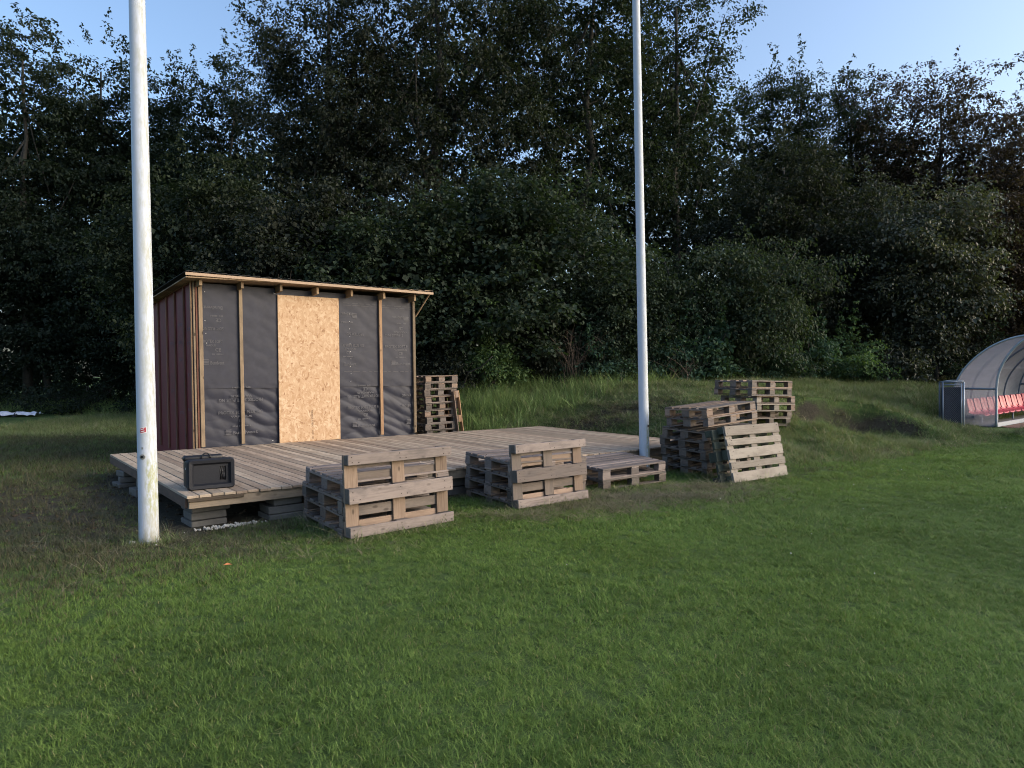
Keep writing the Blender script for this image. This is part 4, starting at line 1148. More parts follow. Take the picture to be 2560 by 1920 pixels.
# local: x along the row of seats (receding right), y to the back, z up.  profile (y, z)
PROF = [(0.95, 0.0), (0.97, 0.55), (0.90, 1.02), (0.72, 1.39), (0.45, 1.71), (0.10, 1.98), (-0.30, 2.155), (-0.72, 2.23)]
def spline(P, n):
    P = np.array(P); t_ = np.linspace(0, 1, len(P)); tt = np.linspace(0, 1, n)
    d = np.gradient(P, t_, axis=0); out_ = []
    for q in tt:
        i = min(int(q * (len(P) - 1)), len(P) - 2); h = t_[1]; s_ = (q - t_[i]) / h
        out_.append((2 * s_**3 - 3 * s_**2 + 1) * P[i] + (s_**3 - 2 * s_**2 + s_) * h * d[i] + (-2 * s_**3 + 3 * s_**2) * P[i + 1] + (s_**3 - s_**2) * h * d[i + 1])
    return np.array(out_)
SP = spline(PROF, 28)
DL = 5.2
def rib(x, r, mat):
    bm = bmesh.new(); tube(bm, [(x, p[0], p[1]) for p in SP], r, 8)
    link('frame_rib', bm_mesh('frame_rib', bm, True), mat, dug)
for i, x in enumerate((0.0, 1.3, 2.6, 3.9, DL)):
    rib(x, 0.026, M['alu'] if i == 0 else M['dark_alu'])
FRONT = [(0.0, 0.0), (0.0, 0.5), (0.0, 0.93), (-0.05, 1.32), (-0.20, 1.68), (-0.42, 1.99), (-0.72, 2.23)]
FS = spline(FRONT, 22)
for x in (0.0, DL):
    bm = bmesh.new(); tube(bm, [(x, p[0], p[1]) for p in FS], 0.028, 8); link('front_post', bm_mesh('front_post', bm, True), M['alu'], dug)
    bm = bmesh.new(); tube(bm, [(x, 0.0, 0.93), (x, 0.93, 0.93)], 0.026, 8); link('mid_rail', bm_mesh('mid_rail', bm, True), M['dark_alu'], dug)
    # end panel between the front post and the back curve
    bm = bmesh.new()
    A_ = [bm.verts.new((x, p[0], p[1])) for p in spline(FRONT, 28)]; B_ = [bm.verts.new((x, p[0], p[1])) for p in SP]
    for i in range(27): bm.faces.new((A_[i], A_[i + 1], B_[i + 1], B_[i]))
    link('end_panel', bm_mesh('end_panel', bm, True), M['poly'], dug, (0.004 if x == 0 else -0.004, 0, 0))
for x0_, x1_ in ((0.0, 1.3), (1.3, 2.6), (2.6, 3.9), (3.9, DL)):
    bm = bmesh.new()
    A_ = [bm.verts.new((x0_ + .02, p[0] + .012, p[1] + .012)) for p in SP]; B_ = [bm.verts.new((x1_ - .02, p[0] + .012, p[1] + .012)) for p in SP]
    for i in range(27): bm.faces.new((A_[i], B_[i], B_[i + 1], A_[i + 1]))
    link('roof_panel', bm_mesh('roof_panel', bm, True), M['poly'], dug)
for y_, z_, r_, mt in ((0.0, 0.05, 0.045, 'alu'), (-0.72, 2.23, 0.028, 'alu'), (0.98, 0.6, 0.022, 'dark_alu'), (0.74, 1.42, 0.02, 'dark_alu')):
    bm = bmesh.new()
    if mt == 'alu' and z_ < 0.1: bm_box(bm, (DL / 2, 0, 0.05), (DL, 0.05, 0.10))
    else: tube(bm, [(0, y_, z_), (DL, y_, z_)], r_, 8)
    link('rail', bm_mesh('rail', bm), M[mt], dug)
# seats
def seat_shell():
    prof = [(-0.22, 0.40), (-0.20, 0.435), (-0.05, 0.43), (0.08, 0.44), (0.16, 0.50), (0.20, 0.62), (0.235, 0.78), (0.25, 0.82)]
    n = 9; P = spline(prof, 16); bm = bmesh.new(); rows = []
    for p in P:
        row = []
        for j in range(n):
            x = (j / (n - 1) - 0.5) * 0.40
            e = abs(x / 0.21)
            tz = 0.02 * e ** 2 if p[1] < 0.5 else 0.0
            ty = -0.07 * e ** 2 if p[1] > 0.5 else 0.0
            xs_ = x * (1 - 0.25 * max(0, (p[1] - 0.7) / 0.12) ** 2)
            row.append(bm.verts.new((xs_, p[0] + ty, p[1] + tz)))
        rows.append(row)
    for a_, b_ in zip(rows[:-1], rows[1:]):
        for j in range(n - 1): bm.faces.new((a_[j], a_[j + 1], b_[j + 1], b_[j]))
    return bm_mesh('seat', bm, True)
sm = seat_shell(); sm.materials.append(M['seat_red'])
bb = bmesh.new(); tube(bb, [(0, 0.50, 0.225), (DL, 0.50, 0.225)], 0.03, 8); link('seat_beam', bm_mesh('seat_beam', bb), M['dark_alu'], dug)
for i in range(10):
    s_ = link('seat', sm, None, dug, (0.30 + i * 0.48, 0.50, -0.16)); 
    sd_ = s_.modifiers.new('thick', 'SOLIDIFY'); sd_.thickness = 0.012
for x in (0.6, 1.75, 3.0, 4.3):
    bb = bmesh.new(); tube(bb, [(x, 0.5, 0.0), (x, 0.5, 0.22)], 0.025, 8); link('seat_leg', bm_mesh('seat_leg', bb), M['dark_alu'], dug)
bm = bmesh.new(); bm_box(bm, (DL / 2, 0.48, -0.02), (DL - .06, 0.9, 0.08)); link('floor_slab', bm_mesh('floor_slab', bm), M['concrete'], dug)
# gravel strip in front of the dugout
bm = bmesh.new()
nxg = 60
for i in range(nxg):
    for j in range(8):
        pass
gxs = np.linspace(0.05, 6, 60); gys = np.linspace(-0.75, -0.05, 10)
A, B = np.meshgrid(gxs, gys)
wx = DP.x + A * math.cos(yaw) - B * math.sin(yaw); wy = DP.y + A * math.sin(yaw) + B * math.cos(yaw)
wz = gh(wx, wy) + 0.012 + 0.015 * (vnoise(A * 30, B * 30, 3) - 0.3) 
ii = np.arange(A.size).reshape(A.shape)
o = link('gravel_strip', mesh_np('gravel_strip', np.stack([wx, wy, wz], -1).reshape(-1, 3), np.stack([ii[:-1, :-1], ii[:-1, 1:], ii[1:, 1:], ii[1:, :-1]], -1).reshape(-1, 4)), M['gravel'])
tag(o, kind='structure')

# ------------------------------------------------------------------ wire mesh bin left of the dugout
bp = Vector((10.74, 17.0, 0.085))
bin_ = empty('wire_mesh_bin', bp, (0, 0, R(-22)), 'dark wire mesh bin with grey frame beside the dugout', 'wire bin')
bw_, bd_, bh_ = 0.44, 0.42, 1.09
for x in (-bw_ / 2, bw_ / 2):
    for y_ in (-bd_ / 2, bd_ / 2):
        bm = bmesh.new(); tube(bm, [(x, y_, -0.15), (x, y_, bh_)], 0.018, 8); link('post', bm_mesh('post', bm, True), M['alu'] if x > 0 else M['dark_alu'], bin_)
bm = bmesh.new(); tube(bm, [(bw_ / 2 - 0.055, -bd_ / 2 - 0.01, -0.1), (bw_ / 2 - 0.055, -bd_ / 2 - 0.01, bh_ - 0.03)], 0.013, 8); link('gate_post', bm_mesh('gate_post', bm, True), M['alu'], bin_)
bm = bmesh.new()
for z_ in (bh_, bh_ - 0.07): tube(bm, [(-bw_ / 2, -bd_ / 2, z_), (bw_ / 2, -bd_ / 2, z_)], 0.014, 8); tube(bm, [(-bw_ / 2, bd_ / 2, z_), (bw_ / 2, bd_ / 2, z_)], 0.014, 8)
for x in (-bw_ / 2, bw_ / 2): tube(bm, [(x, -bd_ / 2, bh_), (x, bd_ / 2, bh_)], 0.014, 8)
link('top_frame', bm_mesh('top_frame', bm, True), M['dark_alu'], bin_)
bm = bmesh.new(); tube(bm, [(-bw_ / 2 + bw_ * i / 10, -bd_ / 2, bh_ + 0.018 + 0.025 * math.sin(math.pi * i / 10)) for i in range(11)], 0.01, 6); link('rim_bar', bm_mesh('rim_bar', bm, True), M['alu'], bin_)
bm = bmesh.new()
def wirewall(a_, b_):
    a_ = Vector(a_); b_ = Vector(b_); ln = (b_ - a_).length; d = (b_ - a_) / ln; st_ = 0.045
    kq = -bh_
    while kq < ln:
        for sg in (1, -1):
            s0 = max(kq, 0); s1 = min(kq + bh_, ln)
            if s1 > s0:
                z0_, z1_ = s0 - kq, s1 - kq
                if sg < 0: z0_, z1_ = bh_ - z0_, bh_ - z1_
                tube(bm, [a_ + d * s0 + Vector((0, 0, z0_)), a_ + d * s1 + Vector((0, 0, z1_))], 0.0020, 3, False)
        kq += st_
wirewall((-bw_ / 2, -bd_ / 2, 0), (bw_ / 2, -bd_ / 2, 0)); wirewall((-bw_ / 2, bd_ / 2, 0), (-bw_ / 2, -bd_ / 2, 0)); wirewall((bw_ / 2, -bd_ / 2, 0), (bw_ / 2, bd_ / 2, 0))
o = link('wire_mesh', bm_mesh('wire_mesh', bm), M['wire'], bin_); tag(o, kind='stuff')
bm = bmesh.new(); bm_box(bm, (0, 0.02, bh_ / 2 - 0.08), (bw_ - 0.06, bd_ - 0.06, bh_ - 0.1)); link('dark_liner', bm_mesh('dark_liner', bm), M['liner'], bin_)

# ------------------------------------------------------------------ white printed banner lying on the grass, far left
bc = Vector((-17.75, 24.1, 0))
nu, nv = 90, 40
A, B = np.meshgrid(np.linspace(-2.6, 1.35, nu), np.linspace(-0.9, 0.9, nv))
taper = np.interp(A, [-2.6, -1.2, 0.2, 1.35], [1.0, 1.0, 0.7, 0.25])
Bx = B * taper + 0.15 * np.sin(A * 2.3)
hz = 0.04 + 0.26 * np.exp(-((A + 1.9) / 0.75) ** 2) * (1 - 0.3 * np.abs(B)) + 0.09 * np.abs(np.sin(A * 5 + B * 4 + vnoise(A * 2, B * 2, 2) * 4)) + 0.05 * vnoise(A * 6, B * 6, 8)
hz = hz * (1 - 0.7 * np.abs(B) ** 4)
wx = bc.x + A; wy = bc.y + Bx
V = np.stack([wx, wy, gh(wx, wy) + hz], -1).reshape(-1, 3)
ii = np.arange(A.size).reshape(A.shape)
FF = np.stack([ii[:-1, :-1], ii[:-1, 1:], ii[1:, 1:], ii[1:, :-1]], -1).reshape(-1, 4)
k = NM('white_banner_cloth')
k.bsdf(k.ramp(k.noise(k.n('ShaderNodeTexCoord').outputs['Object'], 3.0, 4), [(0.3, (0.62, 0.62, 0.68)), (0.7, (0.78, 0.78, 0.82))]), 0.6, 0, 0.3)
ban = link('crumpled_banner', mesh_np('crumpled_banner', V, FF, True), k.m)
tag(ban, 'crumpled white printed banner lying on the grass below the left trees', 'banner')
for body, x_, y_, z_, h_, tz in (('IdA', -18.75, 23.55, 0.62, 0.30, 0.3), ('b', -16.95, 23.50, 0.43, 0.26, -0.4), ('r', -17.45, 23.5, 0.43, 0.2, -0.2)):
    c = bpy.data.curves.new('printed_letters', 'FONT'); c.body = body; c.size = h_ * 1.4; c.extrude = 0.004
    o = bpy.data.objects.new('printed_letters', c); COL.objects.link(o); c.materials.append(M['black_ink']); o.parent = ban
    o.rotation_euler = (R(38), tz * 0.3, 0); o.location = (x_, y_, z_ - 0.22)
    text_mesh(o)

# small things in the grass
bm = bmesh.new()
vs = [bm.verts.new(p) for p in ((0, 0, 0.0), (0.03, 0.02, 0.012), (0.07, 0.0, 0.006), (0.03, -0.022, 0.014))]
bm.faces.new((vs[0], vs[1], vs[2])); bm.faces.new((vs[0], vs[2], vs[3]))
o = link('fallen_leaf', bm_mesh('fallen_leaf', bm), M['orange_leaf'], None, (-2.4, 5.706, float(gh(-2.4, 5.7)) + 0.045), (0.2, 0.1, 0.4))
tag(o, 'single orange fallen leaf on the lawn in front of the deck corner', 'leaf')
for (x_, y_, s_, lb) in ((-3.60, 6.53, 0.028, 'larger pale pebble at the left foot of the near flagpole'), (-3.36, 6.50, 0.014, 'tiny pale pebble at the right foot of the near flagpole')):
    bm = bmesh.new(); bmesh.ops.create_icosphere(bm, subdivisions=2, radius=s_)
    for v in bm.verts: v.co += Vector((random.uniform(-1, 1), random.uniform(-1, 1), random.uniform(-1, 1))) * s_ * 0.15
    tag(link('pebble', bm_mesh('pebble', bm, True), M['stone'], None, (x_, y_, float(gh(x_, y_)) + s_ * 0.8), (0, 0, 0), (1.2, 1, 0.8)), lb, 'pebble')
# white clover heads
cp = np.stack([rng.uniform(-3.5, 7.5, 40), rng.uniform(4.0, 11.5, 40)], -1)
bm = bmesh.new()
for cx, cy in cp:
    if soil(cx, cy) > 0.3 or under_deck(cx, cy): continue
    vs = bmesh.ops.create_icosphere(bm, subdivisions=1, radius=random.uniform(0.003, 0.007))['verts']
    bmesh.ops.translate(bm, verts=vs, vec=(cx, cy, float(gh(cx, cy)) + 0.045))
o = link('white_clover', bm_mesh('white_clover', bm), M['white_plastic']); tag(o, kind='stuff')

# ------------------------------------------------------------------ trees and bushes
def leaf_cloud(C, Rd, n_per, size, asp, droop, seed, flat=0.55, shoots=0, outc=None):
    """leaves round clump centres C with radii Rd; returns verts, faces, tint"""
    r_ = np.random.default_rng(seed)
    nC = len(C)
    ci = np.repeat(np.arange(nC), n_per)
    n = len(ci)
    # leaves sit on small sprays: each clump has a handful of twigs
    ntw = 6
    tw = r_.normal(0, 1, (nC, ntw, 3)); tw[..., 2] *= 0.6; tw /= np.linalg.norm(tw, axis=-1, keepdims=True)
    ti = r_.integers(0, ntw, n)
    d = tw[ci, ti]
    tpos = r_.random(n) ** 0.7
    off = d * tpos[:, None] + r_.normal(0, 0.20, (n, 3))
    off[:, 2] = off[:, 2] * flat - droop * tpos ** 2 * 0.5
    P = C[ci] + off * Rd[ci][:, None]
    # tip direction: outwards along the twig, sideways, drooping
    T = d + r_.normal(0, 0.65, (n, 3)); T[:, 2] -= droop + 0.15
    T /= np.linalg.norm(T, axis=1, keepdims=True)
    Nn = np.stack([r_.normal(0, 0.45, n), r_.normal(0, 0.45, n), np.ones(n)], -1) + off * 0.5
    Nn -= T * (Nn * T).sum(1, keepdims=True); Nn /= np.linalg.norm(Nn, axis=1, keepdims=True) + 1e-9
    B = np.cross(Nn, T)
    sz = size * r_.uniform(0.6, 1.25, n)[:, None]
    w = sz * asp
    fold = 0.12 * sz
    V = np.empty((n, 4, 3), np.float32)
    V[:, 0] = P; V[:, 1] = P + T * sz * 0.45 + B * w * 0.5 + Nn * fold
    V[:, 2] = P + T * sz - Nn * fold * 0.6; V[:, 3] = P + T * sz * 0.45 - B * w * 0.5 + Nn * fold
    base = (np.arange(n) * 4)[:, None]
    F = np.concatenate([base + np.array([[0, 1, 2]]), base + np.array([[0, 2, 3]])], 1).reshape(-1, 3)
    tint = np.clip(r_.normal(0.45, 0.11, n) + (r_.random(nC)[ci] - 0.5) * 0.35, 0, 1)
    return V.reshape(-1, 3), F, np.repeat(tint, 4)

def crown_mesh(name, seed, rx, ry, rz, nclump, n_per, size, asp, droop, clump_r, lobes=0.35, hollow=0.45, top_shoots=10, base_cut=-0.85, gaps=0.25, core=0):
    r_ = np.random.default_rng(seed)
    C = []
    nbo = max(8, int(nclump / 22))
    # boughs: rounded masses of foliage on the crown's surface, with darker gaps between them
    bo = []
    for i in range(nbo):
        t_ = (i + 0.5) / nbo
        zz_ = 1 - 2 * t_ * 0.98 + r_.normal(0, 0.08)
        zz_ = max(-0.97, min(0.97, zz_))
        az = i * 2.39996 + r_.normal(0, 0.35)
        q = math.sqrt(max(0.02, 1 - abs(zz_) ** 3.2)) ** 0.9
        rad = r_.uniform(0.55, 0.95) * (1 + lobes * r_.normal(0, 0.35))
        bo.append((q * math.cos(az) * rad, q * math.sin(az) * rad, zz_ * 0.88))
    bo = np.array(bo); br = r_.uniform(0.26, 0.46, nbo)
    while len(C) < nclump:
        if r_.random() < 0.62:
            k_ = r_.integers(0, nbo); v = r_.normal(0, 1, 3); v /= np.linalg.norm(v)
            v[2] = v[2] * 0.75
            p = bo[k_] + v * br[k_] * r_.random() ** 0.4 * np.array([1, 1, rx / rz * 1.1])
        else:
            v = r_.normal(0, 1, 3); v /= np.linalg.norm(v); p = v * (hollow + (0.9 - hollow) * r_.random() ** 0.6)
        if p[2] < base_cut or p[2] > 1.02: continue
        if vnoise(np.array(p[0] * 2.4 + 50 + seed), np.array(p[2] * 2.4 + p[1] * 1.7 + 20), seed) < gaps: continue
        C.append(p * np.array([rx, ry, rz]))
    C = np.array(C)
    Rd = clump_r * r_.uniform(0.65, 1.3, len(C))
    # upright shoots poking out of the top outline
    Cs = []; Rs = []
    for i in range(top_shoots):
        a_ = r_.uniform(0, 6.28); q = r_.uniform(0.1, 0.85)
        b0 = np.array([rx * q * math.cos(a_), ry * q * math.sin(a_), rz * math.sqrt(max(0, 1 - q * q)) * 0.95])
        L0 = r_.uniform(0.5, 1.5); dx, dy = r_.normal(0, 0.25, 2)
        for s_ in np.linspace(0, 1, 6):
            Cs.append(b0 + np.array([dx * s_ * L0, dy * s_ * L0, L0 * s_])); Rs.append(clump_r * (0.34 - 0.22 * s_))
    V, F, tint = leaf_cloud(C, Rd, n_per, size, asp, droop, seed)
    if Cs:
        V2, F2, t2 = leaf_cloud(np.array(Cs), np.array(Rs), 11, size * 0.95, asp, droop, seed + 5)
        F = np.concatenate([F, F2 + len(V)]); V = np.concatenate([V, V2]); tint = np.concatenate([tint, t2])
    if core:  # inner leaves added to block light; tint darkened to paint crown shade
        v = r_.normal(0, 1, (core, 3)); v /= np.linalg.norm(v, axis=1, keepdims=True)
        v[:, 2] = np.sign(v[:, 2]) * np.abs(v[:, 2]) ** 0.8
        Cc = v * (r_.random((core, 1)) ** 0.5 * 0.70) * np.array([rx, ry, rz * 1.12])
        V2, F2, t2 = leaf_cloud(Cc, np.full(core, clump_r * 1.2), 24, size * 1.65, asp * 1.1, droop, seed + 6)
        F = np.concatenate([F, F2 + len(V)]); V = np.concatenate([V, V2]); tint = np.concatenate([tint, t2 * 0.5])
    me = mesh_np(name, V, F)
    at = me.attributes.new('tint', 'FLOAT', 'POINT'); at.data.foreach_set('value', tint.astype(np.float32))
    return me, C

def trunk_mesh(C, H0, rz, r_base, seed, nb=10, stems=1):
    """tapered trunk(s) with limbs reaching to clump centres; crown centre is the origin, ground at -H0"""
    r_ = np.random.default_rng(seed)
    bm = bmesh.new()
    for s_ in range(stems):
        ox = r_.normal(0, 0.15 * (stems > 1)); oy = r_.normal(0, 0.15 * (stems > 1))
        top = np.array([r_.normal(0, 0.5) * (1 + (stems > 1)), r_.normal(0, 0.4), rz * 0.75])
        pts = []; n = 9
        for i in range(n + 1):
            t_ = i / n
            p = np.array([ox, oy, -H0 - 0.2]) * (1 - t_) + top * t_
            p[:2] += r_.normal(0, 0.10, 2) * math.sin(math.pi * t_)
            pts.append(p)
        rb = r_base / math.sqrt(stems)
        tube(bm, pts, [rb * (1 - 0.85 * i / n) + 0.012 for i in range(n + 1)], 8)
        for _ in range(nb // stems):
            i0 = r_.integers(3, n); st_ = pts[i0]
            tg = C[r_.integers(0, len(C))] * 0.92
            md = (st_ + tg) / 2 + np.array([r_.normal(0, .25), r_.normal(0, .25), -0.12 * np.linalg.norm(tg - st_)])
            pp = [(1 - q) ** 2 * st_ + 2 * q * (1 - q) * md + q * q * tg for q in np.linspace(0, 1, 7)]
            r1 = rb * (1 - 0.85 * i0 / n) * 0.45
            tube(bm, pp, [r1 * (1 - 0.8 * q / 6) + 0.008 for q in range(7)], 5)
    return bm_mesh('trunk', bm, True)

TRI = []
PROTO = {}
def proto(key, seed, r, nclump, n_per, size, asp, droop, clump_r, **kw):
    PROTO[key] = (seed, r, nclump, n_per, size, asp, droop, clump_r, kw)
def make_tree(name, x, y, top, rx, label, cat, mat, seed, ry=None, bottom=None, nclump=260, n_per=46, size=0.15, asp=0.6, droop=0.35, clump_r=0.6, trunk_r=0.16, group=None, shoots=10, hollow=0.45, lobes=0.35, gaps=0.25, nb=10, stems=1):
    g0 = float(gh(x, y))
    if bottom is None: bottom = g0 + 1.0
    ry = ry or rx * 0.8
    if name == 'tree':
        nclump = int(nclump * 2.1); size = size * 0.74; clump_r = clump_r * 0.95; gaps = gaps * 0.45; hollow = 0.3; n_per = int(n_per * 1.62); rx *= 1.24; ry *= 1.1
    rz = (top - bottom) / 2
    cz = bottom + rz
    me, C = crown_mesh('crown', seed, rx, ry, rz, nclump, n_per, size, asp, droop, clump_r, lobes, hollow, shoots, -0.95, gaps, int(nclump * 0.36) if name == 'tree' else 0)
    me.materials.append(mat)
    t_ = empty(name, (x, y, g0), (0, 0, 0), label, cat, group)
    cr = link('crown', me, None, t_, (0, 0, cz - g0)); 
    link('trunk', trunk_mesh(C, cz - g0, rz, trunk_r, seed + 1, nb, stems), M['bark'], t_, (0, 0, cz - g0))
    TRI.append((name, len(me.polygons)))
    return t_
LD, LO, LM, LC, LP, LH = (M[k_] for k_ in ('leaf_dark', 'leaf_olive', 'leaf_maple', 'leaf_copper', 'leaf_pale', 'leaf_hazel'))
G = 'trees of the wood behind the field'
# left cluster
make_tree('tree', -20.9, 30.0, 17.0, 3.8, 'dark feathery topped tree at the far left edge, sky above it', 'tree', LD, 101, nclump=300, n_per=44, size=0.20, droop=0.4, group=G, shoots=9, trunk_r=0.2)
make_tree('tree', -18.6, 32.0, 17.2, 3.0, 'dark tree with spiky upright shoots just left of the near flagpole', 'tree', LD, 102, nclump=240, n_per=44, size=0.20, group=G, shoots=8)
make_tree('tree', -16.6, 34.0, 14.6, 1.9, 'lower dark tree filling the notch of sky behind the near flagpole', 'tree', LD, 103, nclump=150, n_per=44, size=0.20, group=G, shoots=6)
make_tree('tree', -13.0, 31.0, 16.0, 2.9, 'rounded dark tree right of the near flagpole, left of the tallest trees', 'tree', LD, 104, nclump=270, n_per=46, size=0.19, group=G, shoots=10, gaps=0.2)
# tall middle group (their tops leave the picture)
make_tree('tree', -6.7, 25.5, 16.9, 2.6, 'tall broad tree above the shed roof, first of the tall middle trees', 'tree', LO, 105, nclump=360, n_per=50, size=0.16, group=G, trunk_r=0.24, nb=14, gaps=0.22)
make_tree('tree', -2.6, 25.5, 19.0, 3.5, 'tallest olive green tree in the middle of the wood, pale limbs near its top', 'tree', LO, 106, nclump=400, n_per=48, size=0.16, group=G, trunk_r=0.26, nb=16, gaps=0.30)
make_tree('tree', 2.4, 27.0, 19.0, 3.4, 'tall gappy tree just left of the far flagpole, sky showing through', 'tree', LD, 107, nclump=330, n_per=44, size=0.17, group=G, trunk_r=0.24, nb=14, gaps=0.36)
make_tree('tree', 6.6, 28.0, 17.6, 2.9, 'tall gappy tree right of the far flagpole, stepping down to the right', 'tree', LD, 108, nclump=260, n_per=44, size=0.17, group=G, trunk_r=0.22, nb=12, gaps=0.33, shoots=8)
# right group
make_tree('tree', 11.9, 30.0, 14.6, 2.3, 'dark tree with a pointed double top against the right hand sky', 'tree', LD, 109, nclump=290, n_per=46, size=0.17, group=G, shoots=8, gaps=0.1)
make_tree('tree', 15.0, 31.0, 14.5, 2.9, 'lower dark tree in the dip of the right hand skyline', 'tree', LO, 110, nclump=270, n_per=44, size=0.17, group=G, shoots=10, gaps=0.1)
make_tree('tree', 18.2, 29.0, 13.9, 3.5, 'spreading tree with a fringed domed top near the right edge', 'tree', LC, 111, nclump=400, n_per=46, size=0.165, group=G, shoots=12, gaps=0.1)
make_tree('tree', 20.8, 26.0, 11.4, 2.7, 'brownish tree at the far right edge above the dugout', 'tree', LC, 112, nclump=290, n_per=46, size=0.16, group=G, shoots=10)
# middle storey
make_tree('tree', -0.2, 21.5, 7.4, 3.1, 'broad leaved maple hanging low behind the middle of the deck', 'tree', LM, 121, bottom=1.3, nclump=300, n_per=40, size=0.165, asp=0.95, droop=0.25, clump_r=0.62, group=G, shoots=4, gaps=0.28, trunk_r=0.1)
make_tree('tree', -3.9, 20.5, 6.4, 2.2, 'broad leaved maple rising just behind the right end of the shed roof', 'tree', LM, 122, bottom=1.2, nclump=190, n_per=40, size=0.165, asp=0.95, droop=0.25, group=G, shoots=3, trunk_r=0.08)
make_tree('tree', -6.6, 21.0, 7.2, 2.2, 'light crowned small tree rising behind the middle of the shed roof', 'tree', LO, 123, bottom=1.6, nclump=200, n_per=42, size=0.16, asp=0.8, group=G, shoots=5, trunk_r=0.09)
make_tree('tree', -10.2, 22.5, 8.6, 2.6, 'dark tree with bare arching branches behind the left end of the shed', 'tree', LD, 124, bottom=1.4, nclump=190, n_per=42, size=0.17, group=G, shoots=4, trunk_r=0.13, nb=16, gaps=0.32)
make_tree('tree', 3.4, 20.8, 4.6, 1.5, 'yellowish green bush tree right behind the far flagpole', 'tree', LH, 125, bottom=0.9, nclump=190, n_per=44, size=0.11, asp=0.75, group=G, shoots=8, trunk_r=0.05, stems=3)
make_tree('tree', 6.3, 21.6, 5.6, 2.6, 'drooping green hazel spreading right of the far flagpole', 'tree', LH, 126, bottom=1.3, nclump=250, n_per=44, size=0.14, asp=0.6, droop=0.75, group=G, shoots=5, trunk_r=0.06, stems=3)
make_tree('tree', 9.9, 24.0, 9.5, 2.2, 'mid height tree with pale tipped top in front of the right hand skyline', 'tree', LO, 127, bottom=2.0, nclump=220, n_per=46, size=0.15, group=G, shoots=8)
make_tree('tree', 13.9, 23.0, 7.6, 1.8, 'poplar with pale backed leaves above the wire bin', 'tree', LP, 128, bottom=1.6, nclump=230, n_per=44, size=0.14, asp=0.7, droop=0.6, group=G, shoots=6, trunk_r=0.09, stems=2)
make_tree('tree', 12.6, 26.0, 8.6, 2.1, 'column of yellowing leaves between the pale tipped tree and the poplar', 'tree', LP, 129, bottom=2.0, nclump=170, n_per=44, size=0.15, droop=0.6, group=G, shoots=4)
make_tree('tree', 17.2, 24.0, 8.2, 2.4, 'reddish brown leaved tree above the dugout roof', 'tree', LC, 130, bottom=1.0, nclump=230, n_per=44, size=0.15, group=G, shoots=4)
make_tree('tree', -19.5, 29.5, 8.6, 3.2, 'low dark tree reaching the ground above the white banner', 'tree', LD, 131, bottom=1.0, nclump=240, n_per=42, size=0.20, droop=0.5, group=G, shoots=0)
make_tree('tree', -15.2, 28.5, 8.6, 2.8, 'low dark tree hanging over the grass left of the shed', 'tree', LD, 132, bottom=1.1, nclump=220, n_per=42, size=0.20, droop=0.5, group=G, shoots=0)
make_tree('tree', -24.5, 27.5, 9.0, 2.8, 'low dark tree at the left edge behind the white banner', 'tree', LD, 133, bottom=0.9, nclump=200, n_per=42, size=0.20, droop=0.5, group=G, shoots=0)

# bushes and undergrowth along the foot of the wood
GB = 'bushes at the foot of the wood'
LW, LT = M['leaf_weed'], M['leaf_teal']
def bush(x, y, h, rx, label, mat, seed, **kw):
    g0 = float(gh(x, y))
    a_ = dict(bottom=g0 - 0.15, nclump=95, n_per=44, size=0.10, asp=0.6, droop=0.35, clump_r=0.34, trunk_r=0.03, shoots=10, hollow=0.35, gaps=0.15, nb=8, stems=3)
    a_.update(kw)
    return make_tree('bush', x, y, g0 + h, rx, label, 'bush', mat, seed, group=GB, **a_)
bush(-1.9, 19.4, 1.25, 0.9, 'brownish weedy bush beside the pallet stack behind the shed', LO, 201)
bush(-0.5, 19.8, 1.35, 1.0, 'green weedy bush behind the tall grass, middle of the deck', LW, 202, shoots=16)
bush(1.0, 20.2, 1.3, 0.9, 'dull green bush left of the bare twigs', LO, 203)
bush(2.4, 20.2, 1.35, 1.1, 'bluish green bush left of the far flagpole', LT, 204)
bush(4.3, 20.4, 1.5, 1.0, 'dark bluish bush just right of the far flagpole', LT, 205)
bush(5.6, 20.6, 1.7, 1.0, 'large leaved bush left of the far pallet stack', LT, 206, size=0.15)
bush(7.6, 21.5, 1.5, 1.2, 'dark weedy bush behind the far pallet stack', LT, 207)
bush(9.4, 22.0, 1.6, 1.2, 'dark bush right of the far pallet stack', LT, 208)
bush(11.0, 22.3, 1.3, 1.1, 'low green bush behind the grassy hump', LW, 209)
bush(12.4, 22.3, 1.1, 0.9, 'pale mottled bush left of the wire bin', LP, 210, size=0.12)
bush(15.0, 22.5, 1.6, 1.3, 'dark bush between the wire bin and the dugout', LD, 211)
bush(17.6, 22.5, 1.8, 1.4, 'dark bush behind the dugout', LD, 212)
bush(-3.6, 19.6, 1.3, 1.1, 'dark bush behind the right end of the shed', LD, 213)
bush(-12.5, 25.0, 1.0, 1.6, 'low nettles in shade left of the shed', LD, 214)
bush(-16.2, 25.8, 1.2, 1.8, 'low dark undergrowth right of the white banner', LD, 215)
bush(-20.5, 26.8, 1.2, 1.8, 'low dark undergrowth right behind the white banner', LD, 216)
bush(-25.0, 26.8, 1.2, 2.0, 'low dark undergrowth at the left edge beyond the banner', LD, 217)

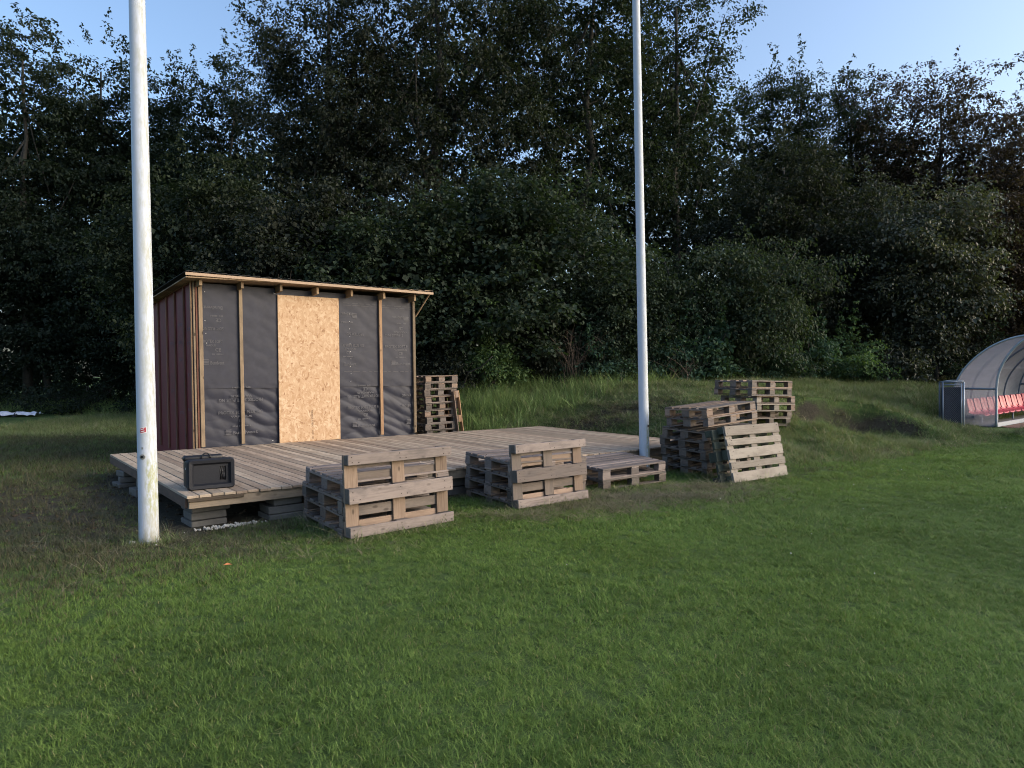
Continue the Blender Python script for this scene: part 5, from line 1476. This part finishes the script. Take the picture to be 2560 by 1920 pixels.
# bare twigs and dead stems in the undergrowth
def twigs(name, cx, cy, n, h, spread, seed, label):
    r_ = np.random.default_rng(seed); g0 = float(gh(cx, cy)); bm = bmesh.new()
    for i in range(n):
        b0 = np.array([r_.normal(0, spread * .35), r_.normal(0, spread * .25), 0.0]); hh = h * r_.uniform(.5, 1)
        dx, dy = r_.normal(0, spread, 2)
        pts = [b0 + np.array([dx * t_ * t_ * hh, dy * t_ * t_ * hh * 0.6, hh * (t_ - 0.25 * abs(dx) * t_ * t_)]) for t_ in np.linspace(0, 1, 6)]
        tube(bm, pts, [0.011 * (1 - 0.8 * q / 5) for q in range(6)], 4, False)
        for s_ in range(3):
            q = pts[2 + s_ % 3]; e = q + np.array([r_.normal(0, .22), r_.normal(0, .15), r_.uniform(.1, .35)])
            tube(bm, [q, (q + e) / 2 + np.array([0, 0, .03]), e], [0.006, 0.004, 0.002], 3, False)
    o = link(name, bm_mesh(name, bm, True), M['twig'], None, (cx, cy, g0))
    tag(o, label, 'dead shrub', 'bare shrubs in the undergrowth')
twigs('bare_shrub', 1.75, 19.7, 26, 1.9, 0.5, 301, 'tangle of bare brown twigs left of the far flagpole')
twigs('bare_shrub', 5.0, 19.9, 20, 1.2, 0.7, 302, 'arching dead stems left of the far pallet stack')
twigs('bare_shrub', -6.2, 18.6, 9, 4.6, 0.13, 303, 'thin bare stems rising above the shed roof')

# far wood: one mass beyond the trees
r_ = np.random.default_rng(77)
nF = 3600
fx = r_.uniform(-44, 40, nF)
prof = np.interp(fx, [-44, -30, -24, -19, -15.5, -12, -8, 0, 8, 12, 18, 26, 40], [15, 15.5, 15.0, 14.5, 10.5, 14.0, 17.0, 19.5, 17.0, 12.5, 11.0, 10.0, 10])
fz = prof * r_.random(nF) ** 0.75
fz[:700] = r_.uniform(0, 3.2, 700)
fy = 37 + r_.normal(0, 2.2, nF)
gz0 = gh(fx, fy)
V, F, tint = leaf_cloud(np.stack([fx, fy, fz + gz0 - 0.3], -1), 1.15 * r_.uniform(0.7, 1.3, nF), 34, 0.38, 0.7, 0.35, 78)
fm = mesh_np('far_woodland', V, F)
at = fm.attributes.new('tint', 'FLOAT', 'POINT'); at.data.foreach_set('value', tint.astype(np.float32))
fw_ = link('far_woodland', fm, LD); tag(fw_, kind='stuff')

print('TRIS', sum(t for _, t in TRI))
